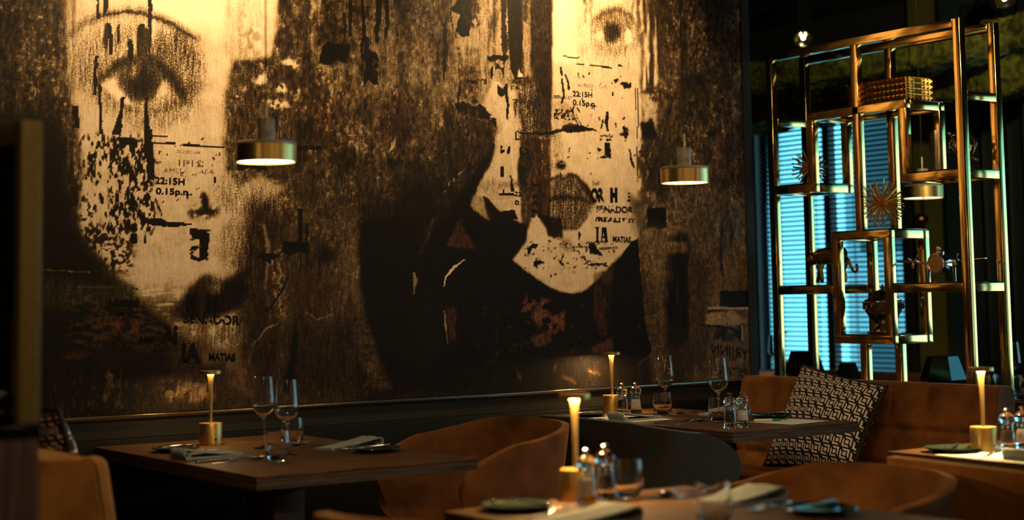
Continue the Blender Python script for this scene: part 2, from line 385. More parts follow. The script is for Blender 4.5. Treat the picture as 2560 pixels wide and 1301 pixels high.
# mouth of the left face
P([(412, 792), (446, 750), (476, 716), (507, 686), (528, 694), (548, 704), (570, 690), (612, 672), (622, 745), (590, 775), (540, 796), (470, 802)], 0.08, 6, 7, g=0.30, a=0.97)
EL(530, 720, 18, 18, 0.55, 5, 8, g=0.5, a=0.7)
R(548, 570, 600, 680, 0.60, 4, 12, g=0.5, a=0.5); P([(490, 700), (512, 690), (514, 880), (496, 880)], 0.27, 2, 2, tint=(1, 0.85, 0.85), a=0.8)
R(430, 800, 610, 870, 0.55, 14, 12, g=0.35, a=0.7, tex=step(N_iso, 0.42, 0.2))
R(410, 870, 620, 960, 0.32, 14, 14, a=0.8); R(540, 905, 650, 985, 0.60, 16, 8, a=0.9, tex=step(N_blot, 0.5, 0.15)); LN([(625, 860), (622, 900), (640, 970)], [6, 12, 14], 0.8, 6, 2)
# green and red washes bottom left, with painted lamp glow
P([(100, 682), (180, 692), (330, 716), (340, 740), (200, 770), (150, 780), (98, 775)], 0.33, 8, 8, tint=(0.62, 1.0, 0.72), a=0.85)
LN([(100, 674), (220, 682)], 3, 0.5, 2, 1, tint=(0.7, 1, 0.8)); LN([(190, 720), (270, 716), (340, 722)], 4, 0.42, 2, 1, tint=(0.7, 1, 0.8))
R(160, 730, 460, 880, 0.40, 14, 18, g=0.2, a=0.75, tex=step(N_dash, 0.50, 0.12), tint=(0.9, 1, 0.8))
for cx, cy, rx, ry in [(235, 800, 38, 6), (290, 812, 14, 22), (335, 818, 13, 24), (190, 890, 40, 6), (260, 806, 30, 4)]:
    EL(cx, cy, rx, ry, 0.42, 6, 3, tint=(1.5, 0.62, 0.55), a=0.7)
R(110, 900, 320, 1045, 0.30, 18, 10, a=0.6, tex=step(vnoise(12, 26, 81, 3), 0.60, 0.06)); R(120, 950, 350, 1045, 0.42, 18, 4, a=0.7, tex=step(vnoise(8, 14, 83, 3), 0.66, 0.05))
R(250, 920, 305, 1030, 0.50, 20, 6, a=0.7, tex=step(vnoise(7, 16, 85, 3), 0.56, 0.06)); R(330, 940, 620, 1040, 0.34, 20, 14, a=0.7)
R(395, 955, 520, 1005, 0.62, 18, 8, a=0.85, tex=step(N_iso, 0.5, 0.12)); EL(500, 990, 40, 14, 0.62, 10, 6, tint=(1, 0.9, 0.85), a=0.6)  # print lightened to paint in the left table lamp's glow
R(500, 872, 600, 910, 0.50, 8, 6, g=0.1, a=0.9); R(445, 850, 505, 908, 0.36, 6, 6, a=0.8); R(470, 805, 600, 866, 0.50, 8, 8, g=0.4, a=0.7, tex=step(N_iso, 0.42, 0.2)); P([(520, 700), (556, 702), (548, 735), (524, 730)], 0.5, 5, 7, g=0.5, a=0.7)
# --- centre: brown, violet and black paint
P([(800, 118), (818, 106), (870, 112), (866, 158), (835, 150), (820, 166), (796, 158)], 0.07, 6, 1, a=0.95)
P([(750, -50), (772, -50), (768, 60), (752, 100)], 0.22, 6, 5, a=0.8)
for x, y0, y1, w in [(870, -50, 90, 10), (903, -60, 190, 9), (940, -60, 110, 16), (962, -60, 95, 12), (855, 30, 110, 8), (912, 90, 220, 13), (990, 60, 110, 4), (1108, 60, 200, 12), (1142, 120, 290, 8)]:
    LN([(x, y0), (x+3, (y0+y1)/2), (x-2, y1)], [w*.8, w, w*.4], 0.16, 7, 1, a=0.9)
R(905, 130, 940, 210, 0.09, 8, 1, tex=step(N_iso, 0.45, 0.1))
LN([(905, 268), (940, 244), (985, 234), (1040, 250), (1075, 240), (1110, 248)], 7, 0.5, 3, 2, a=0.7)
LN([(970, 382), (980, 362), (988, 342)], [3, 11, 4], 0.86, 3, 0); R(742, 366, 800, 376, 0.06, 4, 0); R(640, 372, 660, 384, 0.05, 6, 0); R(588, 405, 660, 424, 0.05, 6, 0)
EL(990, 300, 40, 60, 0.27, 10, 20, tint=(1.1, 0.75, 0.7), a=0.8); EL(800, 300, 70, 60, 0.36, 12, 25, tint=(1.05, 0.82, 0.78), a=0.6)
R(612, 500, 690, 1000, 0.27, 6, 12, tint=(0.95, 0.86, 0.92), a=0.85)
for x in (622, 655, 748, 793): LN([(x, 590), (x+1, 700)], 3, 0.06, 2, 0)
LN([(655, 560), (668, 620), (662, 700), (672, 800)], [6, 10, 6, 3], 0.62, 5, 2, tint=(1, 0.9, 0.95))
P([(672, 640), (700, 610), (712, 700), (716, 800), (690, 806), (680, 740)], 0.58, 3, 3, a=0.9, tex=0.25+0.75*step(vnoise(4, 4, 91, 1), 0.48, 0.1))
P([(635, 640), (660, 632), (690, 640), (700, 634), (690, 648), (672, 650), (668, 662), (655, 648)], 0.07, 5, 0)
R(742, 522, 752, 630, 0.05, 2, 0); R(702, 606, 770, 634, 0.06, 6, 0); LN([(762, 560), (764, 665)], 5, 0.06, 3, 0); LN([(717, 690), (700, 730), (664, 780)], 4, 0.14, 2, 1)
EL(812, 640, 26, 26, 0.20, 8, 8, tint=(1.1, 0.8, 0.85)); R(720, 690, 830, 800, 0.34, 14, 12, tint=(1, 0.84, 0.92), a=0.8)
R(840, 540, 900, 760, 0.44, 14, 14, a=0.85); LN([(882, 520), (872, 570), (880, 640), (888, 720), (905, 780)], [8, 10, 22, 30, 46], 0.5, 8, 8, a=0.8)
P([(870, 760), (905, 750), (930, 830), (948, 900), (985, 970), (930, 975), (900, 900), (880, 830)], 0.42, 5, 6, a=0.9, tint=(1, 0.95, 0.9), tex=0.5+0.5*step(N_dash, 0.45, 0.1))
P([(900, 560), (1010, 540), (1060, 640), (1020, 760), (1040, 980), (985, 975), (945, 890), (905, 760), (895, 640)], 0.05, 4, 4)
P([(715, 830), (880, 800), (860, 985), (700, 985)], 0.22, 14, 14, a=0.7, tint=(1, 0.92, 0.95)); LN([(735, 800), (728, 900), (715, 980)], [4, 16, 24], 0.06, 5, 3, tint=(0.8, 1, 1.2))
LN([(760, 780), (790, 800), (830, 786)], [3, 4, 3], 0.55, 3, 1, tint=(1, 0.85, 1)); LN([(690, 812), (660, 824), (640, 850), (620, 868)], [4, 6, 3, 3], 0.55, 4, 1, tint=(1, 0.85, 1))
# black sweep between the faces
P([(1236, 330), (1228, 400), (1205, 440), (1180, 490), (1180, 540), (1300, 560), (1310, 600), (1276, 650), (1300, 690), (1240, 760), (1220, 980), (1040, 980), (1030, 760),
   (1050, 640), (1100, 560), (1150, 480), (1200, 400)], 0.05, 5, 4)
LN([(1108, 480), (1120, 462), (1150, 430), (1180, 398), (1196, 375)], [2, 6, 4, 7, 2], 0.70, 6, 1, a=0.9, tex=step(N_iso, 0.40, 0.15))
LN([(1040, 640), (1054, 620), (1075, 560), (1098, 528)], [8, 4, 5, 2], 0.45, 6, 2, a=0.8)
LN([(1030, 680), (1034, 700), (1030, 735)], [8, 12, 5], 0.60, 6, 1); LN([(1106, 716), (1112, 694), (1132, 668), (1160, 650)], [3, 7, 7, 2], 0.86, 4, 0, g=0.05)
LN([(1107, 776), (1109, 812), (1116, 862)], [7, 5, 3], 0.90, 4, 0); P([(1108, 768), (1140, 765), (1138, 845), (1118, 862)], 0.36, 8, 3, tint=(1.1, 0.72, 1.0), a=0.9)
P([(1110, 620), (1135, 560), (1150, 542), (1180, 556), (1200, 610), (1196, 624), (1150, 622)], 0.38, 8, 3, tint=(1.05, 0.80, 0.95), a=0.9)
P([(1060, 380), (1130, 350), (1180, 340), (1120, 430), (1060, 520), (990, 560), (980, 440)], 0.16, 14, 20, a=0.6)
R(1030, 730, 1100, 900, 0.19, 14, 20, a=0.7)
LN([(1202, 606), (1224, 607)], 4, 0.9, 2, 0)
# --- right face
P([(1110, -420), (1320, -420), (1320, 200), (1290, 220), (1240, 330), (1170, 290), (1140, 180), (1120, 60)], 0.70, 14, 10, a=0.85, tex=0.35+0.65*step(N_str, 0.42, 0.25))
P([(1230, 200), (1290, 230), (1300, 330), (1290, 420), (1300, 560), (1245, 530), (1180, 488), (1205, 440), (1230, 390), (1236, 320), (1200, 270)], 0.82, 5, 3, g=0.16)
face2 = [(1365, -420), (1600, -420), (1660, 200), (1600, 230), (1600, 470), (1612, 520), (1590, 600), (1545, 640), (1500, 690), (1462, 725), (1432, 735), (1392, 730), (1340, 700),
   (1276, 652), (1274, 640), (1310, 592), (1320, 560), (1330, 540), (1372, 540), (1372, 380), (1370, 200)]
P(face2, 0.85, 3, 2, g=0.13)
R(1378, -420, 1440, 160, 0.97, 4, 8, g=0.05)
P([(1440, -420), (1600, -420), (1600, 150), (1560, 180), (1470, 170), (1430, 100)], 0.84, 10, 10, g=0.3, tex=0.4+0.6*step(N_str, 0.35, 0.3))
for x, w, y1 in [(1458, 6, 60), (1472, 4, 90), (1590, 12, 120), (1604, 8, 200), (1622, 14, 230), (1640, 10, 250), (1612, 8, 60), (1576, 5, 50)]:
    LN([(x, -300), (x+2, y1*0.5), (x, y1)], [w, w, w*.3], 0.34, 8, 3, a=0.85)
R(1598, -300, 1662, 240, 0.30, 16, 5, g=0.3, a=0.9, tex=step(N_str, 0.48, 0.12))
# second eye
EL(1530, 84, 66, 48, 0.66, 8, 14, g=0.6, a=0.8); EL(1528, 60, 44, 30, 0.50, 8, 9, g=0.6, a=0.8)
LN([(1476, 60), (1500, 34), (1540, 24), (1575, 44), (1590, 74)], [8, 14, 14, 12, 6], 0.34, 5, 4, g=0.5, a=0.8)
EL(1526, 84, 20, 26, 0.20, 4, 4, g=0.5, a=0.9); P([(1556, 96), (1564, 72), (1576, 84), (1574, 104), (1562, 116)], 0.95, 2, 1, g=0.08)
EL(1494, 92, 12, 14, 0.86, 3, 4, g=0.3); EL(1520, 126, 44, 16, 0.6, 8, 12, g=0.6, a=0.8)
# dark bars of the collage
P([(1265, -420), (1302, -420), (1303, 120), (1309, 180), (1304, 197), (1293, 170), (1288, 196), (1284, 200), (1272, 172), (1266, 90)], 0.22, 2, 1, g=0.04, tint=(1, 0.9, 0.8))
P([(1334, -420), (1378, -420), (1376, 200), (1374, 330), (1350, 330), (1335, 220), (1330, 175), (1322, 168), (1322, 60)], 0.27, 3, 3, g=0.14, tint=(1, 0.9, 0.8))
R(1303, -420, 1322, 190, 0.62, 4, 3, g=0.2)
P([(1247, -200), (1262, -200), (1262, 60), (1266, 128), (1256, 160), (1250, 120)], 0.24, 6, 1); R(1302, -300, 1318, 60, 0.34, 8, 3, a=0.8)
P([(1120, 25), (1135, 12), (1150, -60), (1175, -80), (1176, 60), (1170, 92), (1150, 95), (1136, 80), (1140, 60), (1146, 40)], 0.10, 6, 1); LN([(1121, 25), (1126, 60), (1136, 95)], 2, 0.1, 3)
R(1150, -200, 1192, 70, 0.30, 12, 4, a=0.85, tex=step(N_iso, 0.42, 0.15))
P([(1214, 142), (1226, 140), (1262, 138), (1268, 144), (1262, 152), (1240, 150), (1232, 156), (1216, 152)], 0.09, 4, 0)
P([(1232, 176), (1238, 158), (1248, 168), (1256, 172), (1254, 198), (1247, 172), (1240, 172)], 0.2, 4, 0); P([(1220, 176), (1227, 166), (1226, 200), (1221, 192)], 0.1, 4, 0)
P([(1238, 228), (1240, 214), (1252, 222), (1262, 206), (1266, 232), (1268, 262), (1266, 300), (1262, 300), (1262, 262), (1258, 236), (1250, 243), (1240, 236)], 0.16, 3, 0)
P([(1279, 252), (1290, 252), (1284, 300)], 0.35, 3, 0); R(1277, 249, 1290, 251.5, 0.1, 1); R(1285, 194, 1312, 198, 0.10, 2); P([(1290, 176), (1305, 190), (1292, 194)], 0.9, 2)
P([(1130, 260), (1180, 250), (1236, 300), (1240, 325), (1215, 300), (1180, 292), (1140, 284)], 0.09, 8, 1, tex=step(N_dash, 0.40, 0.12))
P([(1150, 290), (1215, 300), (1240, 320), (1232, 380), (1190, 420), (1130, 430), (1120, 340)], 0.30, 12, 6, a=0.85, tint=(1, 0.92, 0.85))
for x in (1160, 1172, 1184, 1146): LN([(x, 120), (x+4, 220), (x+6, 300)], [6, 8, 5], 0.42, 7, 3, a=0.8)
P([(1150, 170), (1190, 160), (1192, 220), (1180, 250), (1148, 250)], 0.42, 6, 3, a=0.85, tint=(1, 0.9, 0.82))
# nose
P([(1290, 210), (1330, 200), (1350, 260), (1376, 330), (1400, 340), (1396, 350), (1300, 345), (1290, 280)], 0.42, 8, 8, g=0.72, a=0.9)
P([(1316, 250), (1345, 260), (1376, 322), (1330, 330)], 0.24, 6, 6, g=0.5, a=0.85)
LN([(1288, 330), (1320, 335), (1370, 336), (1400, 326), (1430, 330)], [3, 6, 9, 8, 3], 0.12, 5, 1, g=0.3)
P([(1400, 318), (1420, 308), (1440, 312), (1470, 322), (1494, 327), (1460, 330), (1430, 332), (1404, 330)], 0.09, 3, 1)
P([(1378, 250), (1422, 262), (1440, 310), (1400, 320), (1380, 330)], 0.7, 8, 6, g=0.3, a=0.8); R(1382, 275, 1430, 300, 0.12, 5, 1, a=0.9, tex=step(vnoise(5, 4, 95, 2), 0.5, 0.06))
LN([(1422, 270), (1440, 312)], 2.5, 0.1); LN([(1320, 345), (1330, 500), (1326, 545)], [4, 8, 4], 0.3, 6, 3, a=0.6)
# brown strips through the face
for x0, x1, t in [(1320, 1334, 0.34), (1340, 1350, 0.30), (1352, 1372, 0.36)]: R(x0, 350, x1, 545, t, 2, 1, g=0.1, tint=(1.05, 0.82, 0.78))
for y in (460, 490, 505, 525): R(1326, y, 1340, y+6, 0.07, 3, 1)
R(1372, 350, 1402, 430, 0.70, 6, 8, g=0.5, a=0.8); EL(1398, 414, 12, 9, 0.1, 4, 2, g=0.3)
LN([(1378, 406), (1400, 410), (1420, 408)], [1, 3, 1], 0.8, 2)
# lips
P([(1375, 452), (1392, 440), (1404, 450), (1418, 438), (1440, 444), (1462, 470), (1484, 508), (1462, 540), (1440, 570), (1392, 572), (1372, 560)], 0.40, 5, 4, g=0.72, a=0.95)
LN([(1372, 450), (1392, 440), (1404, 450), (1418, 438), (1440, 444), (1462, 470), (1486, 508)], [6, 8, 6, 8, 10, 14, 8], 0.16, 4, 2, g=0.4, a=0.9)
LN([(1370, 500), (1400, 494), (1440, 496), (1480, 508)], [8, 9, 8, 3], 0.13, 4, 3, g=0.4, a=0.85); LN([(1372, 562), (1400, 570), (1440, 572), (1466, 540)], [5, 6, 5, 3], 0.2, 3, 2, g=0.4)
R(1380, 545, 1400, 596, 0.12, 6, 3, g=0.3, a=0.9)
# cheek tear and dark wedges left of the mouth
P([(1202, 490), (1215, 496), (1250, 540), (1262, 570), (1240, 555), (1215, 530)], 0.12, 2, 1)
P([(1160, 500), (1190, 525), (1235, 556), (1260, 568), (1310, 560), (1314, 600), (1276, 650), (1200, 640), (1150, 560)], 0.05, 3, 2)
P([(1178, 488), (1202, 492), (1222, 556), (1196, 540), (1168, 515)], 0.66, 5, 2, g=0.15); P([(1248, 530), (1282, 524), (1290, 548), (1250, 552)], 0.10, 2, 1)
P([(1322, 562), (1336, 540), (1364, 580), (1366, 592), (1330, 586)], 0.84, 2, 1); P([(1340, 536), (1380, 544), (1384, 594), (1366, 592), (1362, 572)], 0.12, 4, 3)
R(1238, 455, 1300, 470, 0.4, 6, 3, a=0.5); EL(1222, 465, 24, 18, 0.62, 8, 8, g=0.3, a=0.7)
for pts, w in [([(1272, 450), (1277, 480)], [4, 10]), ([(1250, 418), (1253, 442)], 9), ([(1270, 440), (1276, 452)], 4), ([(1436, 285), (1450, 318)], 2), ([(1400, 196), (1405, 240), (1400, 260)], 5),
               ([(1398, 170), (1400, 190)], 6), ([(1407, 185), (1414, 200), (1420, 226)], [3, 5, 9]), ([(1514, 278), (1512, 300), (1516, 330)], [4, 9, 5]), ([(1504, 296), (1500, 320)], 4), ([(1536, 308), (1536, 322)], 3),
               ([(1555, 315), (1560, 345)], [5, 12]), ([(1568, 372), (1574, 400), (1582, 420)], [4, 8, 6]), ([(1606, 235), (1612, 265)], [2, 9]), ([(1618, 275), (1628, 300)], [10, 8]), ([(1488, 296), (1488, 305)], 2)]:
    LN(pts, w, 0.10, 4, 0)
P([(1546, 206), (1558, 204), (1566, 210), (1572, 204), (1574, 220), (1556, 222), (1552, 214), (1544, 212)], 0.10, 4, 0); P([(1530, 200), (1540, 198), (1542, 200), (1536, 210)], 0.1, 3)
P([(1541, 162), (1558, 166), (1540, 168)], 0.08, 1); LN([(1403, 141), (1430, 146), (1444, 145)], 2.5, 0.08, 1); P([(1420, 157), (1456, 161), (1456, 163), (1420, 159)], 0.05); P([(1470, 163), (1525, 169), (1525, 171.5), (1470, 166)], 0.05)
LN([(1584, 220), (1588, 330), (1589, 500)], 1.6, 0.1, 1); LN([(1590, 222), (1592, 320)], 1.4, 0.1, 1)
for k in range(60):
    random.seed(400+k); x = random.uniform(1385, 1600); y = random.uniform(180, 440) if k < 40 else random.uniform(180, 660); w = random.uniform(1, 4.5)
    LN([(x, y), (x+random.uniform(-5, 7), y+random.uniform(-2, 12))], w, 0.14, 3, a=0.85)
R(1496, 340, 1524, 355, 0.2, 8, 1, tex=step(N_dash, 0.5, 0.1)); R(1490, 372, 1522, 398, 0.08, 5, 1, tex=step(N_dash, 0.45, 0.08)); R(1508, 358, 1520, 388, 0.07, 5)
R(1545, 318, 1568, 342, 0.10, 6, 1, tex=step(N_iso, 0.46, 0.08))
# marks on the chin
for pts in [[(1314, 622), (1330, 610), (1340, 612), (1338, 620), (1326, 622), (1320, 636), (1314, 634)], [(1330, 654), (1342, 652), (1360, 656), (1342, 662), (1338, 668), (1330, 666)],
            [(1388, 648), (1410, 662), (1400, 662)], [(1468, 612), (1480, 606), (1486, 620), (1498, 632), (1502, 640), (1470, 634)], [(1440, 606), (1448, 612), (1446, 620)], [(1446, 640), (1460, 642), (1448, 645)],
            [(1462, 660), (1500, 658), (1508, 662), (1470, 664)], [(1440, 576), (1448, 588), (1444, 602)], [(1372, 686), (1376, 690), (1372, 694)], [(1382, 684), (1388, 686), (1384, 692)]]:
    P(pts, 0.07, 3, 0)
R(1300, 600, 1530, 680, 0.3, 10, 2, tex=step(vnoise(8, 6, 97, 3), 0.69, 0.04)); R(1395, 600, 1425, 625, 0.4, 8, 6, g=0.4, a=0.7, tex=step(N_iso, 0.5, 0.15))
# right of the face
P([(1600, 235), (1632, 235), (1640, 300), (1625, 420), (1602, 480)], 0.80, 12, 3, a=0.9, tex=step(N_iso, 0.36, 0.15)); P([(1596, 310), (1625, 300), (1640, 350), (1600, 345)], 0.08, 8, 2)
R(1592, 340, 1665, 500, 0.28, 14, 6, a=0.9, tex=step(N_iso, 0.42, 0.15)); R(1598, 480, 1640, 505, 0.50, 6, 4, g=0.3)
P([(1560, 480), (1612, 505), (1625, 600), (1600, 640), (1575, 560)], 0.55, 8, 10, tint=(0.86, 0.95, 1.0), a=0.8); R(1614, 520, 1660, 571, 0.04, 4, 1); EL(1600, 505, 20, 14, 0.3, 8, 8, a=0.7)
for x in range(1670, 1860, 16):
    random.seed(x); y0 = random.uniform(-300, 250); LN([(x, y0), (x+3, y0+200), (x-2, y0+random.uniform(300, 420))], [4, random.uniform(6, 14), 3], random.choice([0.2, 0.24, 0.5]), 9, 4, a=0.5)
R(1700, 190, 1760, 215, 0.14, 12, 6, a=0.7); R(1690, 200, 1735, 330, 0.30, 10, 8, a=0.6)
R(1840, -300, 1856, 60, 0.66, 6, 3, a=0.8); R(1815, 500, 1870, 720, 0.46, 10, 6, a=0.8, tex=step(N_dash, 0.45, 0.15)); LN([(1800, 560), (1797, 640), (1800, 690)], [8, 6, 4], 0.10, 5, 2); LN([(1800, 560), (1815, 530), (1824, 560), (1822, 620)], [5, 10, 7, 3], 0.14, 5, 2)
R(1660, 590, 1716, 860, 0.06, 12, 5, a=0.95, tex=0.2+0.8*step(N_str, 0.38, 0.15)); P([(1690, 640), (1716, 636), (1712, 700), (1716, 760), (1690, 740)], 0.05, 6, 2)
R(1720, 640, 1775, 930, 0.34, 12, 14, a=0.75, tint=(1, 0.9, 0.85)); R(1662, 604, 1715, 634, 0.56, 3, 3, a=0.8); R(1640, 800, 1720, 960, 0.22, 12, 14, a=0.7)
P([(1612, 690), (1660, 680), (1656, 800), (1680, 940), (1640, 945), (1610, 880), (1600, 760)], 0.46, 8, 8, a=0.85, tex=0.45+0.55*step(N_dash, 0.42, 0.1), tint=(0.95, 0.95, 1.0))
R(1610, 560, 1680, 700, 0.52, 12, 14, a=0.75, tint=(0.95, 0.95, 1.0)); LN([(1620, 640), (1622, 665), (1614, 690)], 3, 0.12, 6)
R(1795, 728, 1876, 768, 0.04, 2, 1); R(1765, 768, 1872, 774, 0.72, 2, 1, a=0.9); R(1765, 776, 1815, 782, 0.08, 3, 0)
P([(1760, 782), (1830, 776), (1856, 800), (1872, 805), (1835, 815), (1760, 812)], 0.62, 5, 3, a=0.9); R(1780, 815, 1860, 850, 0.2, 8, 3, a=0.9, tex=step(N_iso, 0.45, 0.12))
P([(1760, 852), (1872, 868), (1874, 940), (1760, 945)], 0.47, 6, 6, a=0.85, tint=(1, 0.92, 0.95)); LN([(1850, 815), (1852, 850)], 6, 0.7, 2, 1); LN([(1740, 812), (1800, 816), (1840, 828)], [2, 5, 3], 0.08, 4, 0)
# bottom right of the face: jaw shadow, black and violet paint, painted lamp glow
P([(1272, 652), (1340, 702), (1392, 732), (1434, 737), (1464, 727), (1502, 692), (1548, 642), (1574, 604), (1590, 598), (1598, 700), (1610, 820), (1626, 884), (1600, 900),
   (1560, 985), (1240, 985), (1240, 760)], 0.05, 2, 1)
P([(1480, 686), (1530, 665), (1530, 800), (1500, 850), (1478, 790)], 0.34, 5, 3, tint=(1.0, 0.66, 0.95), a=0.95, tex=0.55+0.45*step(N_blot, 0.45, 0.15))
P([(1310, 730), (1375, 745), (1378, 790), (1410, 770), (1404, 830), (1360, 840), (1330, 800), (1296, 780)], 0.44, 10, 2, tint=(1.1, 0.72, 0.9), tex=step(N_iso, 0.47, 0.08))
P([(1330, 836), (1370, 828), (1374, 858), (1340, 870), (1318, 850)], 0.42, 8, 2, tint=(1.05, 0.75, 0.9)); P([(1470, 870), (1530, 840), (1530, 880), (1478, 884)], 0.38, 8, 3, tint=(1.1, 0.8, 0.85))
for k in range(40):
    random.seed(700+k); x = random.uniform(1180, 1530); y = random.uniform(760, 930); EL(x, y, random.uniform(3, 14), random.uniform(2, 8), 0.36, 8, 1, tint=(1.05, 0.72, 0.92), a=0.75, tex=step(N_iso, 0.46, 0.1))
R(1500, 886, 1620, 975, 0.20, 6, 8, a=0.8); R(1380, 890, 1500, 980, 0.30, 12, 10, a=0.7)  # bench table lamp's glow painted into the print
for pts, w in [([(1376, 932), (1382, 920), (1390, 905)], [3, 12, 3]), ([(1500, 940), (1470, 930), (1466, 920)], [4, 8, 3]), ([(1284, 920), (1292, 940), (1300, 950)], [3, 9, 4]), ([(1575, 934), (1600, 905), (1628, 885)], [1, 3, 5]),
               ([(1395, 940), (1420, 950), (1440, 962)], [3, 7, 3]), ([(1592, 780), (1596, 820)], 3)]:
    LN(pts, w, 0.56, 9, 2, tint=(1.05, 0.9, 0.88))  # light flecks of the print within that painted glow
for k in range(30):
    random.seed(800+k); x = random.uniform(650, 1380); y = random.uniform(945, 992); LN([(x, y), (x+random.uniform(-3, 3), y+random.uniform(4, 16))], random.uniform(2, 6), 0.5, 5, 1, a=0.6, tint=(0.95, 0.95, 1.05))
P([(1602, 600), (1606, 520), (1560, 480), (1560, 470)], 0.3, 4, 6, a=0.4)
R(1530, 690, 1545, 880, 0.06, 2, 1); R(1560, 700, 1572, 870, 0.14, 6, 3, a=0.6)
# the panel is cut out of the continuous print
PROT = np.zeros((NZ, NX))
for f_ in (face1, face2, [(460, 20), (600, 20), (600, 160), (460, 160)]):
    k_ = mask(f_, 4, 6); PROT[k_[0]] = np.maximum(PROT[k_[0]], k_[1])
brown = np.exp(-((T-0.42)/0.17)**2)*(1-0.85*PROT)
fl1 = vnoise(6, 8, 61, 3); fl2 = vnoise(8, 13, 65, 3); fl3 = vnoise(4, 18, 69, 2)
T += brown*(0.35+0.65*np.clip((GZZ-250)/350, 0, 1))*(0.24*step(fl1, 0.64, 0.12)*step(N_blot, 0.45, 0.3)-0.14*step(fl2, 0.57, 0.14)-0.07*step(fl3, 0.6, 0.1)+0.08*step(fl3, 0.72, 0.1))
T += 0.10*(N_fine-0.5)*np.clip(1.4-np.abs(T-0.5)*1.6, 0.3, 1)
T -= np.where(T > 0.7, 0.16, 0.0)*step(N_dia, 0.50, 0.5)*0.5
G = np.where(T < 0.7, np.clip(G+0.06*(1-PROT), 0, 1), G)
T = np.clip(T, 0, 1); G = np.clip(G, 0, 1)

me = bpy.data.meshes.new('wall_mural')
nv = NX*NZ; XX, ZZ = np.meshgrid(gx, gz)
co = np.stack([XX.ravel(), np.full(nv, WY-0.012), ZZ.ravel()], 1)
idx = np.arange(nv).reshape(NZ, NX)
quads = np.stack([idx[:-1, :-1].ravel(), idx[:-1, 1:].ravel(), idx[1:, 1:].ravel(), idx[1:, :-1].ravel()], 1)
nf = len(quads)
me.vertices.add(nv); me.vertices.foreach_set('co', co.ravel().astype('f'))
me.loops.add(nf*4); me.loops.foreach_set('vertex_index', quads.ravel().astype('i'))
me.polygons.add(nf); me.polygons.foreach_set('loop_start', (np.arange(nf)*4).astype('i')); me.polygons.foreach_set('loop_total', np.full(nf, 4, 'i'))
me.update(); me.validate()
ca = me.color_attributes.new('print', 'FLOAT_COLOR', 'POINT')
ca.data.foreach_set('color', np.stack([T.ravel(), G.ravel(), np.zeros(nv), np.ones(nv)], 1).ravel().astype('f'))
cb = me.color_attributes.new('ink', 'FLOAT_COLOR', 'POINT')
cb.data.foreach_set('color', np.stack([HR.ravel(), HG.ravel(), HB.ravel(), np.ones(nv)], 1).ravel().astype('f'))
m = mat('printed_vinyl', (0.5, 0.5, 0.5), 0.55, 0.0, Specular_IOR_Level=0.15)
b = m.node_tree.nodes['Principled BSDF']
at1 = N(m, 'ShaderNodeVertexColor', layer_name='print'); at2 = N(m, 'ShaderNodeVertexColor', layer_name='ink')
sep = N(m, 'ShaderNodeSeparateColor'); L(m, at1.outputs[0], sep.inputs[0])
tcn = N(m, 'ShaderNodeTexCoord')
def nz_(scale, stretch, detail=3, rough=0.6, rot=(0, 0, 0)):
    mp = N(m, 'ShaderNodeMapping'); mp.inputs['Scale'].default_value = stretch; mp.inputs['Rotation'].default_value = rot
    n = N(m, 'ShaderNodeTexNoise'); n.inputs['Scale'].default_value = scale; n.inputs['Detail'].default_value = detail; n.inputs['Roughness'].default_value = rough
    L(m, tcn.outputs['Object'], mp.inputs[0]); L(m, mp.outputs[0], n.inputs[0]); return n.outputs[0]
def mth(op, a, b_=None, c=None):
    n = N(m, 'ShaderNodeMath', operation=op)
    for i, v in enumerate((a, b_, c)):
        if v is None: continue
        if isinstance(v, (int, float)): n.inputs[i].default_value = v
        else: L(m, v, n.inputs[i])
    return n.outputs[0]
g1 = nz_(170, (1, 1, 1), 3, 0.7)                     # charcoal tooth
g2 = nz_(60, (3.0, 1, 0.35), 3, 0.6, (0, 0.5, 0))    # slanted pencil strokes
g3 = nz_(75, (1.6, 1, 0.28), 4, 0.65)                # vertical wear
gg = mth('ADD', mth('MULTIPLY', mth('SUBTRACT', g1, 0.5), 2.6), mth('MULTIPLY', mth('SUBTRACT', g2, 0.5), 1.2))
gg = mth('ADD', gg, mth('MULTIPLY', mth('SUBTRACT', g3, 0.5), 1.2))
tt = mth('MULTIPLY_ADD', gg, sep.outputs[1], sep.outputs[0])
cr = N(m, 'ShaderNodeValToRGB'); cr.color_ramp.elements[0].position = 0.0
E_ = cr.color_ramp.elements
E_[0].color = (0.004, 0.003, 0.003, 1); E_[1].position = 0.95; E_[1].color = (0.80, 0.66, 0.46, 1)
for p_, c_ in [(0.22, (0.011, 0.0075, 0.005)), (0.38, (0.048, 0.029, 0.013)), (0.52, (0.145, 0.090, 0.038)), (0.64, (0.34, 0.235, 0.12)), (0.78, (0.60, 0.46, 0.30))]:
    e = E_.new(p_); e.color = (*c_, 1)
L(m, tt, cr.inputs[0])
mm = N(m, 'ShaderNodeMix', data_type='RGBA', blend_type='MULTIPLY'); mm.inputs['Factor'].default_value = 1
L(m, cr.outputs[0], mm.inputs['A']); L(m, at2.outputs[0], mm.inputs['B']); L(m, mm.outputs['Result'], b.inputs['Base Color'])
bp = N(m, 'ShaderNodeBump'); bp.inputs['Strength'].default_value = 0.25; bp.inputs['Distance'].default_value = 0.002
L(m, nz_(260, (1, 1, 1), 2), bp.inputs['Height']); L(m, bp.outputs[0], b.inputs['Normal'])
me.materials.append(m)
mural = link(bpy.data.objects.new('wall_mural', me))
tag(mural, 'huge brown collage mural of two charcoal faces with torn posters', 'mural')
